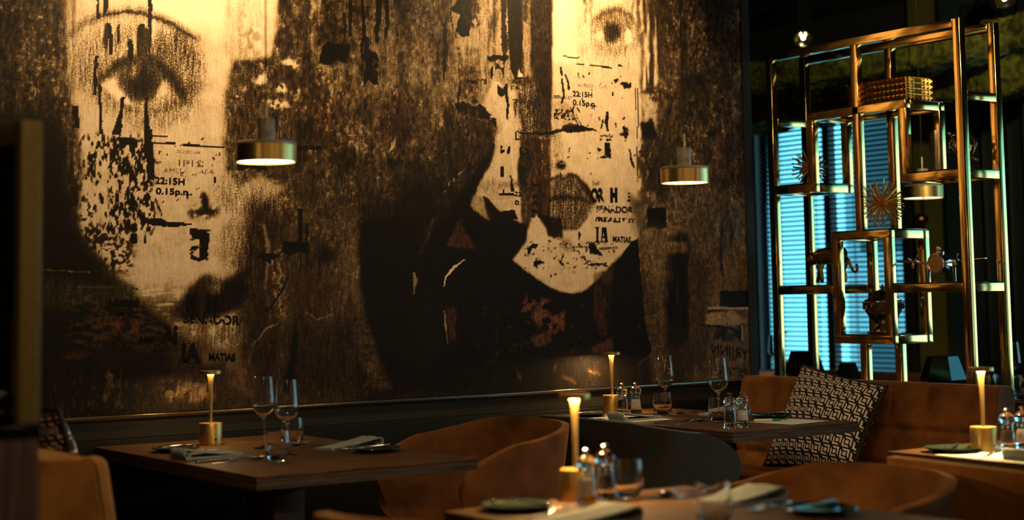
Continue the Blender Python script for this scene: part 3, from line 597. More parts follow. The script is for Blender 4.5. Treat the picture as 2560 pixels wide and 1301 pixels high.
# lettering printed on the mural
INK = mat('print_ink', (0.004, 0.003, 0.003), 0.6, Specular_IOR_Level=0.15)
def worn(name, color, level):
    m2 = mat(name, color, 0.6, Specular_IOR_Level=0.15); nt2 = m2.node_tree; b2 = nt2.nodes['Principled BSDF']; out = nt2.nodes['Material Output']
    tr = N(m2, 'ShaderNodeBsdfTransparent'); ms = N(m2, 'ShaderNodeMixShader'); t2 = N(m2, 'ShaderNodeTexCoord')
    n2 = N(m2, 'ShaderNodeTexNoise'); n2.inputs['Scale'].default_value = 55; n2.inputs['Detail'].default_value = 4
    r2 = N(m2, 'ShaderNodeMapRange'); r2.inputs[1].default_value = level; r2.inputs[2].default_value = level+0.04
    L(m2, t2.outputs['Object'], n2.inputs[0]); L(m2, n2.outputs[0], r2.inputs[0]); L(m2, r2.outputs[0], ms.inputs[0])
    L(m2, b2.outputs[0], ms.inputs[1]); L(m2, tr.outputs[0], ms.inputs[2]); L(m2, ms.outputs[0], out.inputs[0]); return m2
WORN = worn('worn_ink', (0.004, 0.003, 0.003), 0.56); FAINT = worn('faint_ink', (0.16, 0.09, 0.045), 0.50); PALE = worn('pale_ink', (0.55, 0.44, 0.32), 0.6)
def text(body, x0, y0, x1, y1, h, material=INK, bold=0.02, mirror=False, depth=0.0018):
    """lettering whose baseline runs from pixel x0,y0 to x1,y1 on the mural; h = cap height in pixels"""
    a = on(1, WY, x0, y0); b_ = on(1, WY, x1, y1); top = on(1, WY, x0, y0-h)
    cu = bpy.data.curves.new('lettering', 'FONT'); cu.body = body; cu.offset = bold; cu.resolution_u = 4
    o = bpy.data.objects.new('tmp', cu); COL.objects.link(o)
    dg = bpy.context.evaluated_depsgraph_get(); mesh = bpy.data.meshes.new_from_object(o.evaluated_get(dg))
    bpy.data.objects.remove(o); bpy.data.curves.remove(cu)
    n = len(mesh.vertices); v = np.empty(n*3, 'f'); mesh.vertices.foreach_get('co', v); v = v.reshape(-1, 3)
    x = v[:, 0]-v[:, 0].min(); x /= x.max()
    if mirror: x = 1-x
    capz = 0.70 if body.upper() == body or body[0].isdigit() else 0.70
    hh = (top[2]-a[2])/capz
    out = np.stack([a[0]+x*(b_[0]-a[0]), np.full(n, WY-0.012-depth), a[2]+x*(b_[2]-a[2])+v[:, 1]*hh], 1)
    mesh.vertices.foreach_set('co', out.ravel().astype('f')); mesh.update()
    mesh.materials.clear(); mesh.materials.append(material)
    lo = bpy.data.objects.new('lettering', mesh); link(lo, mural); return lo
def slab_letters(polys, material=INK):
    for pts in polys:
        q = MB(); p = [on(1, WY, x, y) for x, y in pts]; q.add([(a[0], WY-0.0138, a[2]) for a in p], [tuple(range(len(p)))])
        q.build('lettering', material, mural, smooth=False)
text('22:15H', 384, 459, 458, 463, 16, INK, 0.028); text('0.15p.n', 386, 485, 466, 488, 15, INK, 0.028); slab_letters([[(463, 480), (467, 480), (467, 498), (463, 498)], [(460, 486), (473, 486), (473, 488), (460, 488)]])
text('22:15H', 443, 415, 512, 417, 15, FAINT, 0.02, True)
text('AMEDI   BABA', 405, 432, 531, 436, 12, FAINT, -0.012); text('AMEDI', 440, 384, 497, 386, 10, FAINT, -0.012, True); text('n.q21', 438, 441, 486, 441, 9, FAINT, 0.0, True); text('1', 531, 457, 536, 457, 14, INK, 0.02)
text('22:15H', 1427, 241, 1476, 245, 13, INK, 0.024); text('0.15p.n', 1427, 263, 1482, 267, 13, INK, 0.024); slab_letters([[(1480, 262), (1482, 262), (1482, 275), (1480, 275)], [(1477, 265), (1487, 265), (1487, 266.5), (1477, 266.5)]])
text('AMEDI   BABA', 1440, 219, 1523, 224, 9, FAINT, -0.014); text('1', 1525, 241, 1529, 241, 10, INK, 0.02)
text('SABULOS', 1164, 208, 1212, 211, 12, WORN, 0.03); text('.REAU', 1274, 209, 1306, 211, 10, WORN, 0.03); text('JPE', 1272, 222, 1292, 223, 8, WORN, 0.03)
text('L', 1284, 350, 1296, 350, 20, INK, 0.0); text('M  D', 1247, 383, 1318, 388, 18, WORN, 0.02); text('BEAUX ST', 1380, 246, 1425, 250, 8, WORN, 0.0)
text('22-', 1282, 490, 1304, 492, 11, INK, 0.02); text('0.', 1283, 512, 1297, 513, 11, INK, 0.02); text('BEAUX ST', 1238, 498, 1283, 498, 8, PALE, 0.0)
slab_letters([[(1243, 484), (1278, 483), (1284, 489), (1243, 488)], [(1253, 474), (1256, 474), (1256, 484), (1253, 484)]])
text('THE', 1475, 467, 1494, 467, 13, FAINT, 0.03)
text('OR', 1472, 504, 1506, 502, 30, WORN, 0.07); text('H', 1521, 503, 1539, 503, 30, INK, 0.09); slab_letters([[(1566, 482), (1570, 482), (1570, 487), (1566, 487)], [(1565, 491), (1571, 491), (1571, 495), (1565, 495)], [(1563, 500), (1571, 499), (1571, 504), (1563, 504)]])
text('SENADOR', 1486, 531, 1578, 533, 16, WORN, 0.035); text('/REALITY/', 1482, 553, 1582, 557, 10, WORN, 0.045)
slab_letters([[(1483, 568), (1493, 568), (1493, 571), (1491, 572), (1491, 602), (1493, 603), (1493, 606), (1483, 606), (1483, 603), (1486, 602), (1486, 572), (1483, 571)]])
slab_letters([[(1500, 569), (1511, 569), (1514, 602), (1516, 603), (1516, 606), (1505, 606), (1505, 603), (1508, 602), (1504, 580), (1500, 602), (1503, 603), (1503, 606), (1496, 606), (1496, 603), (1498, 602)], [(1500, 591), (1509, 591), (1510, 595), (1499, 595)]])
text('MATIAS', 1527, 605, 1573, 607, 14, INK, 0.035); text('LAS LEY DE FORZADO', 1424, 619, 1481, 621, 4.5, INK, 0.03); text('ABOSPUTO', 1492, 625, 1540, 622, 6, INK, 0.03); text('CON.', 1471, 666, 1495, 667, 6, INK, 0.02)
text('R  H', 462, 776, 540, 778, 36, WORN, 0.07); text('SENADOR', 455, 808, 596, 812, 22, WORN, 0.04); text('IA', 450, 903, 498, 904, 42, INK, 0.06); text('MATIAS', 518, 901, 585, 902, 18, INK, 0.04); text('AI', 398, 856, 440, 857, 40, WORN, 0.06)
text('RESCH', 270, 766, 345, 768, 18, WORN, 0.05, True); text('DATE', 288, 793, 342, 794, 12, WORN, 0.04, True); text('MM', 345, 855, 378, 855, 14, WORN, 0.05, True)
text('YRJINN', 1774, 884, 1866, 900, 26, INK, 0.006, True); text('PETITE', 1790, 936, 1862, 941, 20, WORN, 0.004, True); text('A ST', 432, 604, 446, 618, 8, FAINT, 0.0)
# ------------------------------------------------------------------ the room
def struct(name, mb, m, parent=None, **kw):
    o = mb.build(name, m, parent, **kw)
    if parent is None: o['kind'] = 'structure'
    return o
RX0, RX1, RY0, RY1, RZ = -2.2, 7.5, -3.6, 8.6, 3.0
FLOOR = noise_color(mat('dark_floor', (0.03, 0.02, 0.015), 0.4), 3, (1, 8, 1), (0.022, 0.014, 0.010), (0.045, 0.028, 0.018))
CEIL = noise_color(mat('dark_ceiling', (0.02, 0.025, 0.03), 0.7), 2, (1, 1, 1), (0.010, 0.016, 0.022), (0.016, 0.024, 0.032))
OLIVE = noise_color(mat('olive_paint', (0.12, 0.12, 0.02), 0.75), 3, (1, 1, 1), (0.10, 0.10, 0.018), (0.13, 0.125, 0.024))
TEALW = noise_color(mat('teal_paint', (0.01, 0.03, 0.05), 0.6), 3, (1, 1, 1), (0.010, 0.030, 0.045), (0.014, 0.038, 0.055))
struct('floor', MB().box(RX0, RX1, RY0, RY1, -0.1, 0), FLOOR, smooth=False)
struct('ceiling', MB().box(RX0, RX1, RY0, RY1, RZ, RZ+0.1), CEIL, smooth=False)
struct('wall_back', MB().box(RX0, 5.07, WY, WY+0.14, 0, RZ), DARKW, smooth=False)
struct('wall_far', MB().box(RX0, RX1, RY1, RY1+0.1, 0, RZ), DARKW, smooth=False)
struct('wall_front', MB().box(RX0, RX1, RY0-0.1, RY0, 0, RZ), DARKW, smooth=False)
struct('wall_left', MB().box(RX0-0.1, RX0, RY0, RY1, 0, RZ), DARKW, smooth=False)
# window wall: openings along Y
WZ0, WZ1 = 0.62, 2.42
OPEN = [(6.5, 7.9), (4.35, 5.62), (2.38, 4.0), (0.9, 2.2), (-0.9, 0.5)]
wr = MB(); y = RY1
edges = [RY0]+[v for o_ in reversed(OPEN) for v in o_]+[RY1]
for a, b_ in zip(edges[0::2], edges[1::2]): wr.box(RX1, RX1+0.25, a, b_, 0, RZ)
for a, b_ in OPEN: wr.box(RX1, RX1+0.25, a, b_, 0, WZ0); wr.box(RX1, RX1+0.25, a, b_, WZ1, RZ)
struct('wall_right', wr, DARKW, smooth=False)
# ledge and dado under the mural
TRIM = mat('bronze_trim', (0.30, 0.24, 0.15), 0.22, 1.0)
DADO = mat('dado_lacquer', (0.016, 0.014, 0.009), 0.5, Specular_IOR_Level=0.3)
struct('trim_1', MB().box(RX0, 5.07, WY-0.022, WY, 0.836, 0.850, 0.002), TRIM)
struct('trim_2', MB().box(RX0, 5.07, WY-0.006, WY, 0.770, 0.836), DADO, smooth=False)
struct('trim_3', MB().box(RX0, 5.07, WY-0.03, WY, 0.0, 0.768, 0.002), mat('dado_dark', (0.003, 0.003, 0.003), 0.6, Specular_IOR_Level=0.2))
struct('trim_4', MB().box(5.05, 5.10, WY-0.02, WY+0.14, 0.0, RZ, 0.002), mat('dark_blue', (0.004, 0.010, 0.016), 0.7))  # wall end in one even, very dark blue
struct('trim_5', MB().box(RX1-0.06, RX1, 6.02, 6.34, 0.0, RZ), OLIVE, smooth=False)
struct('trim_6', MB().box(RX1-0.16, RX1, 5.84, 6.02, 0.0, RZ), TEALW, smooth=False)
PANE = bpy.data.materials.new('window_glass'); PANE.use_nodes = True; pn = PANE.node_tree; pn.nodes.clear()
_o = pn.nodes.new('ShaderNodeOutputMaterial'); _m = pn.nodes.new('ShaderNodeMixShader'); _t = pn.nodes.new('ShaderNodeBsdfTransparent'); _g = pn.nodes.new('ShaderNodeBsdfGlossy'); _f = pn.nodes.new('ShaderNodeFresnel')
_t.inputs[0].default_value = (0.92, 0.97, 0.96, 1); _g.inputs['Roughness'].default_value = 0.02; _f.inputs[0].default_value = 1.4
pn.links.new(_f.outputs[0], _m.inputs[0]); pn.links.new(_t.outputs[0], _m.inputs[1]); pn.links.new(_g.outputs[0], _m.inputs[2]); pn.links.new(_m.outputs[0], _o.inputs[0])
FRAME = mat('window_frame', (0.012, 0.016, 0.02), 0.4)
SLAT = mat('blind_slat', (0.012, 0.035, 0.05), 0.45)
for k, (a, b_) in enumerate(OPEN):
    fr = MB(); X0, X1 = RX1+0.10, RX1+0.16
    fr.box(X0, X1, a, a+0.05, WZ0, WZ1).box(X0, X1, b_-0.05, b_, WZ0, WZ1).box(X0, X1, a, b_, WZ0, WZ0+0.05).box(X0, X1, a, b_, WZ1-0.05, WZ1)
    if k < 2: fr.box(X0, X1, (a+b_)/2-0.03, (a+b_)/2+0.03, WZ0, WZ1)
    w = struct('window_%d' % (k+1), fr, FRAME, smooth=False)
    struct('window_pane', MB().box(X0+0.025, X0+0.031, a+0.05, b_-0.05, WZ0+0.05, WZ1-0.05), PANE, w, smooth=False)
def blind(a, b_, z0, z1, label, pitch=0.031, tilt=24, x=RX1-0.05):
    t = thing('venetian_blind', label, 'blind', (x, (a+b_)/2, z1), 0, 'venetian blinds')
    h = (b_-a)/2; s = MB(); w = 0.0145; c_, s_ = math.cos(math.radians(tilt))*w, math.sin(math.radians(tilt))*w
    z = -0.05; n = 0
    while z1+z > z0+0.03:
        s.add([(-c_, -h, z+s_), (c_, -h, z-s_), (c_, h, z-s_), (-c_, h, z+s_), (0, -h, z+0.0015), (0, h, z+0.0015)], [(0, 4, 5, 3), (4, 1, 2, 5)]); z -= pitch
    s.build('slats', SLAT, t, smooth=True, ang=80)
    MB().box(-0.02, 0.02, -h, h, -0.035, 0, 0.003).build('head_rail', FRAME, t)
    MB().box(-0.016, 0.016, -h, h, z0-z1, z0-z1+0.018, 0.003).build('bottom_rail', FRAME, t)
    cd_ = MB()
    for yy in np.linspace(-h+0.12, h-0.12, 4): cd_.box(-0.001, 0.001, yy-0.002, yy+0.002, z0-z1, 0); cd_.box(0.014, 0.016, yy-0.002, yy+0.002, z0-z1, 0)
    cd_.build('ladder_cord', BLACK, t, smooth=False)
    return t
blind(6.40, 7.60, 0.66, 2.40, 'closed-down slatted blind on the window behind the gold shelf')
blind(4.30, 5.66, 0.66, 2.40, 'slatted blind on the window at the right edge of the picture', tilt=46)
blind(0.86, 2.24, 0.70, 2.40, 'slatted blind out of sight beyond the right edge of the picture', tilt=20)
blind(2.34, 4.05, 2.12, 2.40, 'half raised slatted blind out of sight beyond the right edge', tilt=20)
# curtain beside the second window
cu_ = MB(); nfold = 90
def cur(u, v):
    y = 5.10+u*0.76; return (RX1-0.13+0.045*math.sin(u*nfold*0.55)+0.012*math.sin(u*37+1), y, 0.02+v*2.85)
cu_.grid(cur, 260, 3)
tag(cu_.build('curtain', mat('black_curtain', (0.008, 0.014, 0.020), 0.7), None, solid=0.006, ang=180), 'dark pleated full height curtain right of the olive wall panel', 'curtain')
cu2 = MB()
cu2.grid(lambda u, v: (RX1-0.16+0.045*math.sin(u*40)+0.012*math.sin(u*17+1), 7.66+u*0.75, 0.02+v*2.85), 200, 3)
tag(cu2.build('curtain', mat('navy_curtain', (0.004, 0.013, 0.024), 0.8), None, solid=0.006, ang=180), 'dark navy curtain between the mural edge and the window blind', 'curtain')
# building across the street, seen in slices between the slats
bld = MB().box(11.0, 14.0, 6.5, 10.2, -3, 7.5)
bo = bld.build('street_building', noise_color(mat('pale_render', (0.3, 0.4, 0.42), 0.9), 0.8, (1, 1, 1), (0.22, 0.34, 0.38), (0.34, 0.42, 0.44)), None, smooth=False)
tag(bo, 'pale building across the street, seen in slices through the blind', 'building')
wm = MB()
for yy in (7.0, 8.2, 9.4):
    for zz in (-0.4, 1.6, 3.6): wm.box(10.97, 11.02, yy, yy+0.6, zz, zz+1.2)
wm.build('window_row', mat('dark_window', (0.02, 0.03, 0.04), 0.1), bo, smooth=False)

# ------------------------------------------------------------------ ceiling: tracks, spots, moss
def at_z(x, y, z): return on(2, z, x, y)
def track_light(head, label, aim, on_=True):
    """head: where the lamp hangs"""
    x, y, z = head
    t = thing('track_spotlight', label, 'spotlight', (x, y, z), 0, 'track spotlights')
    tr = MB(); q = Vector(aim).normalized().to_track_quat('Z', 'Y').to_matrix().to_4x4()
    tr.lathe([(0.0, -0.035), (0.02, -0.035), (0.050, -0.012), (0.056, 0.0), (0.058, 0.006), (0.054, 0.006), (0.050, -0.002)], 28); tr.xf(q); rfl = tr.build('reflector', BLACKG, t)
    rf = MB().lathe([(0.0, -0.022), (0.012, -0.022), (0.034, -0.014), (0.050, 0.0)], 28); rf.xf(q); rf.build('lamp_bowl', mat('faceted_reflector', (0.95, 0.85, 0.6), 0.15, 1.0), rfl)
    bl = MB().sphere((0, 0, -0.008), 0.011, 12); bl.xf(q); bl.build('bulb', emis('spot_bulb', (1.0, 0.72, 0.36), 30), rfl)
    MB().tube([(0, 0, 0.02), (0, 0, 0.09)], 0.008, 8).box(-0.05, 0.05, -0.014, 0.014, 0.08, RZ-z-0.03 if RZ-z-0.03 > 0.09 else 0.10).build('bracket', BLACK, t)
    MB().tube([(0, 0, 0.03), (0.04, 0.0, 0.05), (0.055, 0, 0.08), (0.03, 0, 0.10)], 0.0025, 6).build('cable', BLACK, t)
    return t
p1 = at_z(2008, 97, 2.72); p2 = at_z(2512, 0, 2.72)
track_light(p1, 'lit track spotlight left of the top of the gold shelf', (-0.55, -0.55, -0.75))
track_light(p2, 'lit track spotlight at the top right corner of the picture', (-0.35, -0.55, -0.85))
d_ = p2-p1
tk = MB(); ln_ = np.linalg.norm(d_[:2]); ux, uy = d_[0]/ln_, d_[1]/ln_
a0 = p1-np.array([ux, uy, 0])*0.9; a1 = p2+np.array([ux, uy, 0])*0.8
for w0, w1 in ((-0.018, 0.018),):
    tk.add([(a0[0]-uy*w0, a0[1]+ux*w0, RZ-0.035), (a0[0]-uy*w1, a0[1]+ux*w1, RZ-0.035), (a1[0]-uy*w1, a1[1]+ux*w1, RZ-0.035), (a1[0]-uy*w0, a1[1]+ux*w0, RZ-0.035),
            (a0[0]-uy*w0, a0[1]+ux*w0, RZ), (a0[0]-uy*w1, a0[1]+ux*w1, RZ), (a1[0]-uy*w1, a1[1]+ux*w1, RZ), (a1[0]-uy*w0, a1[1]+ux*w0, RZ)],
           [(0, 1, 2, 3), (4, 5, 6, 7), (0, 1, 5, 4), (1, 2, 6, 5), (2, 3, 7, 6), (3, 0, 4, 7)])
tag(tk.build('lighting_track', BLACKG, None, smooth=False), 'black ceiling track above the gold shelf', 'track')
MOSS = noise_color(mat('moss', (0.06, 0.10, 0.01), 0.95), 30, (1, 1, 1), (0.030, 0.040, 0.004), (0.16, 0.165, 0.020), bump=1.0, detail=8)
def moss(outline, z0, z1, label, seed):
    """lumpy hanging moss panel; outline in X, Y"""
    from mathutils import noise as mn
    n = 150; P_ = [Vector((p[0], p[1], 0)) for p in outline]; per = []
    m_ = len(P_)
    for i in range(n):
        f = i/n*m_; k = int(f); t_ = f-k; p0, p1_, p2_, p3 = P_[(k-1) % m_], P_[k % m_], P_[(k+1) % m_], P_[(k+2) % m_]
        per.append(0.5*((2*p1_)+(-p0+p2_)*t_+(2*p0-5*p1_+4*p2_-p3)*t_*t_+(-p0+3*p1_-3*p2_+p3)*t_**3))
    c = sum(per, Vector())/n; q = MB(); rings = []
    prof = [(0.0, z0), (0.3, z0), (0.6, z0), (0.85, z0), (0.95, z0+0.02), (1.0, z0*0.7+z1*0.3), (1.0, z0*0.3+z1*0.7), (0.95, z1-0.01), (0.6, z1), (0.0, z1)]
    def fn(u, v):
        i = int(round(u*n)) % n; f = v*(len(prof)-1); k = min(int(f), len(prof)-2); t_ = f-k
        r_ = prof[k][0]*(1-t_)+prof[k+1][0]*t_; z_ = prof[k][1]*(1-t_)+prof[k+1][1]*t_
        p = c+(per[i]-c)*r_; p = Vector((p.x, p.y, z_))
        d = mn.noise(p*9+Vector((seed, 0, 0)))*0.035+mn.noise(p*26+Vector((seed, 3, 0)))*0.022+mn.noise(p*60)*0.010
        w_ = (per[i]-c).normalized(); return (p.x+w_.x*d*r_, p.y+w_.y*d*r_, p.z+d*(0.9 if r_ < .97 else 0.3))
    q.grid(fn, n, 46, close_u=True)
    return tag(q.build('moss_panel', MOSS, None, ang=180), label, 'moss panel', 'hanging moss panels')
def moss_px(x0, x1, yb, yt, X0, X1, label, seed):
    a = on(0, X0, x0, yb); b_ = on(0, X0, x1, yb); zb = (a[2]+b_[2])/2; zt = zb+0.17
    ya, yb_ = a[1], b_[1]
    return moss([(X0, ya), (X0-0.04, (ya+yb_)/2), (X0+0.05, yb_), ((X0+X1)/2, yb_-0.12), (X1, yb_), (X1, ya+0.05), ((X0+X1)/2, ya+0.3)], zb, zt, label, seed)
moss_px(1770, 2440, 285, 215, 6.75, 7.2, 'lower moss panel hanging behind the gold shelf', 1)
moss_px(1790, 2360, 205, 130, 6.1, 6.42, 'upper moss panel left of the shelf top', 9)
moss_px(2395, 2530, 232, 140, 6.62, 6.72, 'moss panel with a rounded end right of the shelf post', 17)
moss_px(2430, 2750, 112, 30, 6.75, 7.2, 'highest moss panel in the upper right corner', 23)
# ------------------------------------------------------------------ tables
TZ = 0.75
def table(x0, x1, y0, y1, label, ped=True):
    t = thing('dining_table', label, 'table', ((x0+x1)/2, (y0+y1)/2, 0), 0, 'square-edged dark oak dining tables')
    w, l = (x1-x0)/2, (y1-y0)/2
    tp = MB().box(-w, w, -l, l, TZ-0.008, TZ).build('table_top', WOOD, t, smooth=False, bevel=0.0015)
    ed = MB()
    for k in range(4):
        z1 = TZ-0.0085-k*0.0075; i = 0.0 if k % 2 == 0 else 0.002
        ed.box(-w+i, w-i, -l+i, l-i, z1-0.0073, z1)
    ed.build('layered_edge', WOODE, t, smooth=False)
    MB().box(-0.055, 0.055, -0.10, 0.10, 0.02, TZ-0.04, 0.004).build('column', BLACK, t)
    MB().box(-0.26, 0.26, -0.32, 0.32, 0.0, 0.02, 0.004).build('base_plate', BLACK, t)
    return t
table(1.975, 2.712, 4.03, 5.262, 'dark oak table on the left with two wine glasses, against the mural wall')
table(3.868, 4.505, 4.145, 5.262, 'dark oak table in front of the ochre bench, against the mural wall')
table(1.975, 2.700, 1.90, 3.078, 'blurred near dark oak table at the bottom edge of the picture')
table(3.715, 4.42, 1.90, 3.310, 'dark oak table under bright lamp light at the right edge')

# ------------------------------------------------------------------ tub chairs
def tub_chair(loc, rz, fabric, label, H=0.815, hw=0.285, group='velvet tub chairs'):
    """opens towards local +X"""
    t = thing('tub_chair', label, 'chair', (loc[0], loc[1], 0), rz, group)
    def plan(s, k):
        # s -1..1 runs arm - back - arm ; k scale
        a = abs(s); sg = 1 if s > 0 else -1
        if a < 0.62:
            th = a/0.62*math.pi/2; r = 0.27
            # superellipse back corner
            c, n_ = math.cos(th), math.sin(th)
            x = -r*abs(c)**0.62; y = hw*abs(n_)**0.72
        else:
            q = (a-0.62)/0.38; x = q*0.25; y = hw*(1-0.05*q*q)
        return x*k[0], sg*y*k[1]
    def top(s):
        a = abs(s)
        if a < 0.30: return H-0.008*(a/0.3)**2
        q = (a-0.30)/0.70; return H-0.008-0.085*q-0.10*q**4
    z0 = 0.33
    def fn(u, v):
        s = -1+2*u; v2 = v; zt = top(s)
        z = z0+(zt-z0)*v2; f = (z-z0)/(H-z0)
        k = (0.80+0.26*f**0.8, 0.78+0.24*f**0.9)
        x, y = plan(s, k)
        q = max(0, (abs(s)-0.8)/0.2); x -= 0.10*q*q*(1-f)**1.2*1.2
        return (x-0.02, y, z)
    sh = MB().grid(fn, 61, 18)
    o = sh.build('shell', fabric, t, ang=180); md = o.modifiers.new('s', 'SOLIDIFY'); md.thickness = 0.026; md.offset = 1
    b2 = o.modifiers.new('b', 'BEVEL'); b2.width = 0.008; b2.segments = 3; b2.limit_method = 'ANGLE'; b2.angle_limit = math.radians(50)
    # rounded seat cushion
    def se(u, v):
        a = 2*math.pi*u; c, n_ = math.cos(a), math.sin(a)
        r = math.sin(math.pi*v)**0.35 if 0 < v < 1 else 0
        x = abs(c)**0.6*(1 if c > 0 else -1)*0.235*r; y = abs(n_)**0.6*(1 if n_ > 0 else -1)*0.225*r
        return (x+0.015, y, 0.405-0.055*math.cos(math.pi*v))
    MB().grid(se, 48, 16, close_u=True).build('seat', fabric, t, ang=180)
    for sx_, sy_ in ((1, 1), (1, -1), (-1, 1), (-1, -1)):
        MB().tube([(sx_*0.15, sy_*0.15, 0.36), (sx_*0.21, sy_*0.20, 0.0)], [0.016, 0.009], 10).build('leg', BLACK, t)
    return t
tub_chair((2.965, 4.50), math.pi, VEL_B, 'rust brown velvet tub chair at the right side of the left table')
tub_chair((3.70, 4.43), 0.0, VEL_G, 'dark grey velvet tub chair seen from behind, beside the bench table', hw=0.31)
tub_chair((2.845, 2.80), math.pi, VEL_B, 'rust velvet tub chair at the right end of the near table', H=0.79)
tub_chair((3.54, 2.66), -0.15, VEL_O, 'ochre velvet tub chair at the right edge, seen from behind', H=0.80, hw=0.30)
tub_chair((1.825, 2.66), 0.0, VEL_O, 'ochre tub chair whose rim just shows at the bottom edge', hw=0.28)

# ------------------------------------------------------------------ benches
def bench(x_front, x_back, y0, y1, face, label, fabric, zt=0.868):
    """back panel between x_front and x_back, face=-1 opens towards -X"""
    t = thing('banquette_bench', label, 'bench', ((x_front+x_back)/2, (y0+y1)/2, 0), 0 if face < 0 else math.pi)
    h = (y1-y0)/2; th = abs(x_back-x_front)/2
    def fr(u, v):
        y = -h+2*h*u; z = 0.44+(zt-0.44)*v
        chan = abs(math.sin(math.pi*(y+0.03)/0.165))**0.55
        zz = [0.44, 0.545, 0.685, zt]; d = 1.0
        for q in zz[1:3]: d = min(d, min(1, abs(z-q)/0.03)**0.5)
        chan *= min(1, (h-abs(y))/0.025)**0.5; e = min(1, (zt-z)/0.03); e = math.sqrt(max(0, 1-(1-e)**2)); ey = min(1, (h-abs(y))/0.03); ey = math.sqrt(max(0, 1-(1-ey)**2))
        lean = 0.07*(zt-z)/(zt-0.44)
        return (-th-lean-0.032*chan*d+0.03*(1-e)+0.006*(1-ey), y, z)
    q = MB(); q.grid(fr, 181, 61); q.build('tufted_back', fabric, t, ang=180)
    MB().prism([(-th+0.004, zt-0.02), (-th+0.02, zt-0.001), (th-0.02, zt-0.001), (th, zt-0.02), (th, 0.10), (-th-0.055, 0.10), (-th-0.067, 0.44)], -h, h, 1).build('back_panel', fabric, t, bevel=0.008)
    MB().box(-th-0.46, -th-0.02, -h, h, 0.36, 0.495, 0.035).build('seat_cushion', fabric, t)
    MB().box(-th-0.42, th-0.02, -h+0.02, h-0.02, 0.0, 0.355).build('plinth', BLACK, t, smooth=False)
    return t
bench(4.975, 5.085, 3.88, 5.255, -1, 'long rust velvet bench with channelled back in front of the gold shelf', VEL_B)
bench(1.39, 1.245, 3.68, 5.20, 1, 'ochre velvet bench end at the lower left behind the walnut cabinet', VEL_O, zt=0.872)

# ------------------------------------------------------------------ patterned cushions
PAT = mat('fret_pattern', (0.5, 0.5, 0.5), 0.9)
b = PAT.node_tree.nodes['Principled BSDF']
def pm(op, a, b_=None, c=None):
    n = N(PAT, 'ShaderNodeMath', operation=op)
    for i, v in enumerate((a, b_, c)):
        if v is None: continue
        if isinstance(v, (int, float)): n.inputs[i].default_value = v
        else: L(PAT, v, n.inputs[i])
    return n.outputs[0]
uvn = N(PAT, 'ShaderNodeUVMap'); sp = N(PAT, 'ShaderNodeSeparateXYZ'); L(PAT, uvn.outputs[0], sp.inputs[0])
cu = pm('SUBTRACT', pm('FRACT', pm('MULTIPLY', sp.outputs[0], 10.5)), 0.5); cv = pm('SUBTRACT', pm('FRACT', pm('MULTIPLY', sp.outputs[1], 8.5)), 0.5)
au = pm('ABSOLUTE', cu); av = pm('ABSOLUTE', cv); mxm = pm('MAXIMUM', au, av)
cen = pm('LESS_THAN', mxm, 0.15)
ring = pm('MULTIPLY', pm('GREATER_THAN', mxm, 0.27), pm('LESS_THAN', mxm, 0.43))
gap = pm('GREATER_THAN', pm('ABSOLUTE', pm('ADD', cu, cv)), 0.14)
ring = pm('MULTIPLY', ring, gap); allw = pm('MAXIMUM', cen, ring)
eu = pm('MULTIPLY', pm('GREATER_THAN', sp.outputs[0], 0.0), pm('LESS_THAN', sp.outputs[0], 0.985)); allw = pm('MULTIPLY', allw, eu)
mxn = N(PAT, 'ShaderNodeMix', data_type='RGBA'); mxn.inputs['A'].default_value = (0.008, 0.008, 0.012, 1); mxn.inputs['B'].default_value = (0.80, 0.73, 0.70, 1)
L(PAT, allw, mxn.inputs['Factor']); L(PAT, mxn.outputs['Result'], b.inputs['Base Color'])
wv = N(PAT, 'ShaderNodeTexNoise'); wv.inputs['Scale'].default_value = 300; bpn = N(PAT, 'ShaderNodeBump'); bpn.inputs['Strength'].default_value = 0.3; bpn.inputs['Distance'].default_value = 0.001
L(PAT, wv.outputs[0], bpn.inputs['Height']); L(PAT, bpn.outputs[0], b.inputs['Normal'])
def cushion(corners, thick, label, parent_group='black and white fret cushions'):
    """corners: top-left, top-right, bottom-right, bottom-left seen from the front"""
    TL, TR, BR, BL = [Vector(c) for c in corners]; c = (TL+TR+BR+BL)/4
    nrm = (TR-TL).cross(BL-TL).normalized()
    t = thing('cushion', label, 'cushion', c, 0, parent_group)
    def side(sg):
        def fn(u, v):
            # pinched edges
            p = (TL*(1-u)+TR*u)*(1-v)+(BL*(1-u)+BR*u)*v-c
            pin = 0.014*(math.sin(math.pi*u)*(1 if v < .5 else 1)*(2*v-1)*-1*abs(2*v-1)**3)
            p += (TL-BL).normalized()*(-pin) + (TR-TL).normalized()*(-0.014*math.sin(math.pi*v)*(2*u-1)*abs(2*u-1)**3)
            d = (math.sin(math.pi*u)*math.sin(math.pi*v))**0.42*thick/2 if 0 < u < 1 and 0 < v < 1 else 0
            wr_ = 0.004*math.sin(u*23+v*9)*math.sin(math.pi*v)*math.sin(math.pi*u)
            return tuple(p+nrm*sg*(d+wr_))
        return fn
    for sg, nm in ((1, 'cover_front'), (-1, 'cover_back')):
        q = MB().grid(side(sg), 41, 41); o = q.build(nm, PAT, t, ang=180)
        uv = o.data.uv_layers.new(name='UVMap')
        for li, l in enumerate(o.data.loops):
            vi = l.vertex_index; uv.data[li].uv = ((vi % 41)/40, 1-(vi//41)/40)
    ring_ = [side(1)(u, v) for u, v in [(i/20, 0) for i in range(21)]+[(1, i/20) for i in range(1, 21)]+[(1-i/20, 1) for i in range(1, 21)]+[(0, 1-i/20) for i in range(1, 21)]]
    MB().tube(ring_, 0.008, 6).build('black_piping', BLACK, t)
    return t
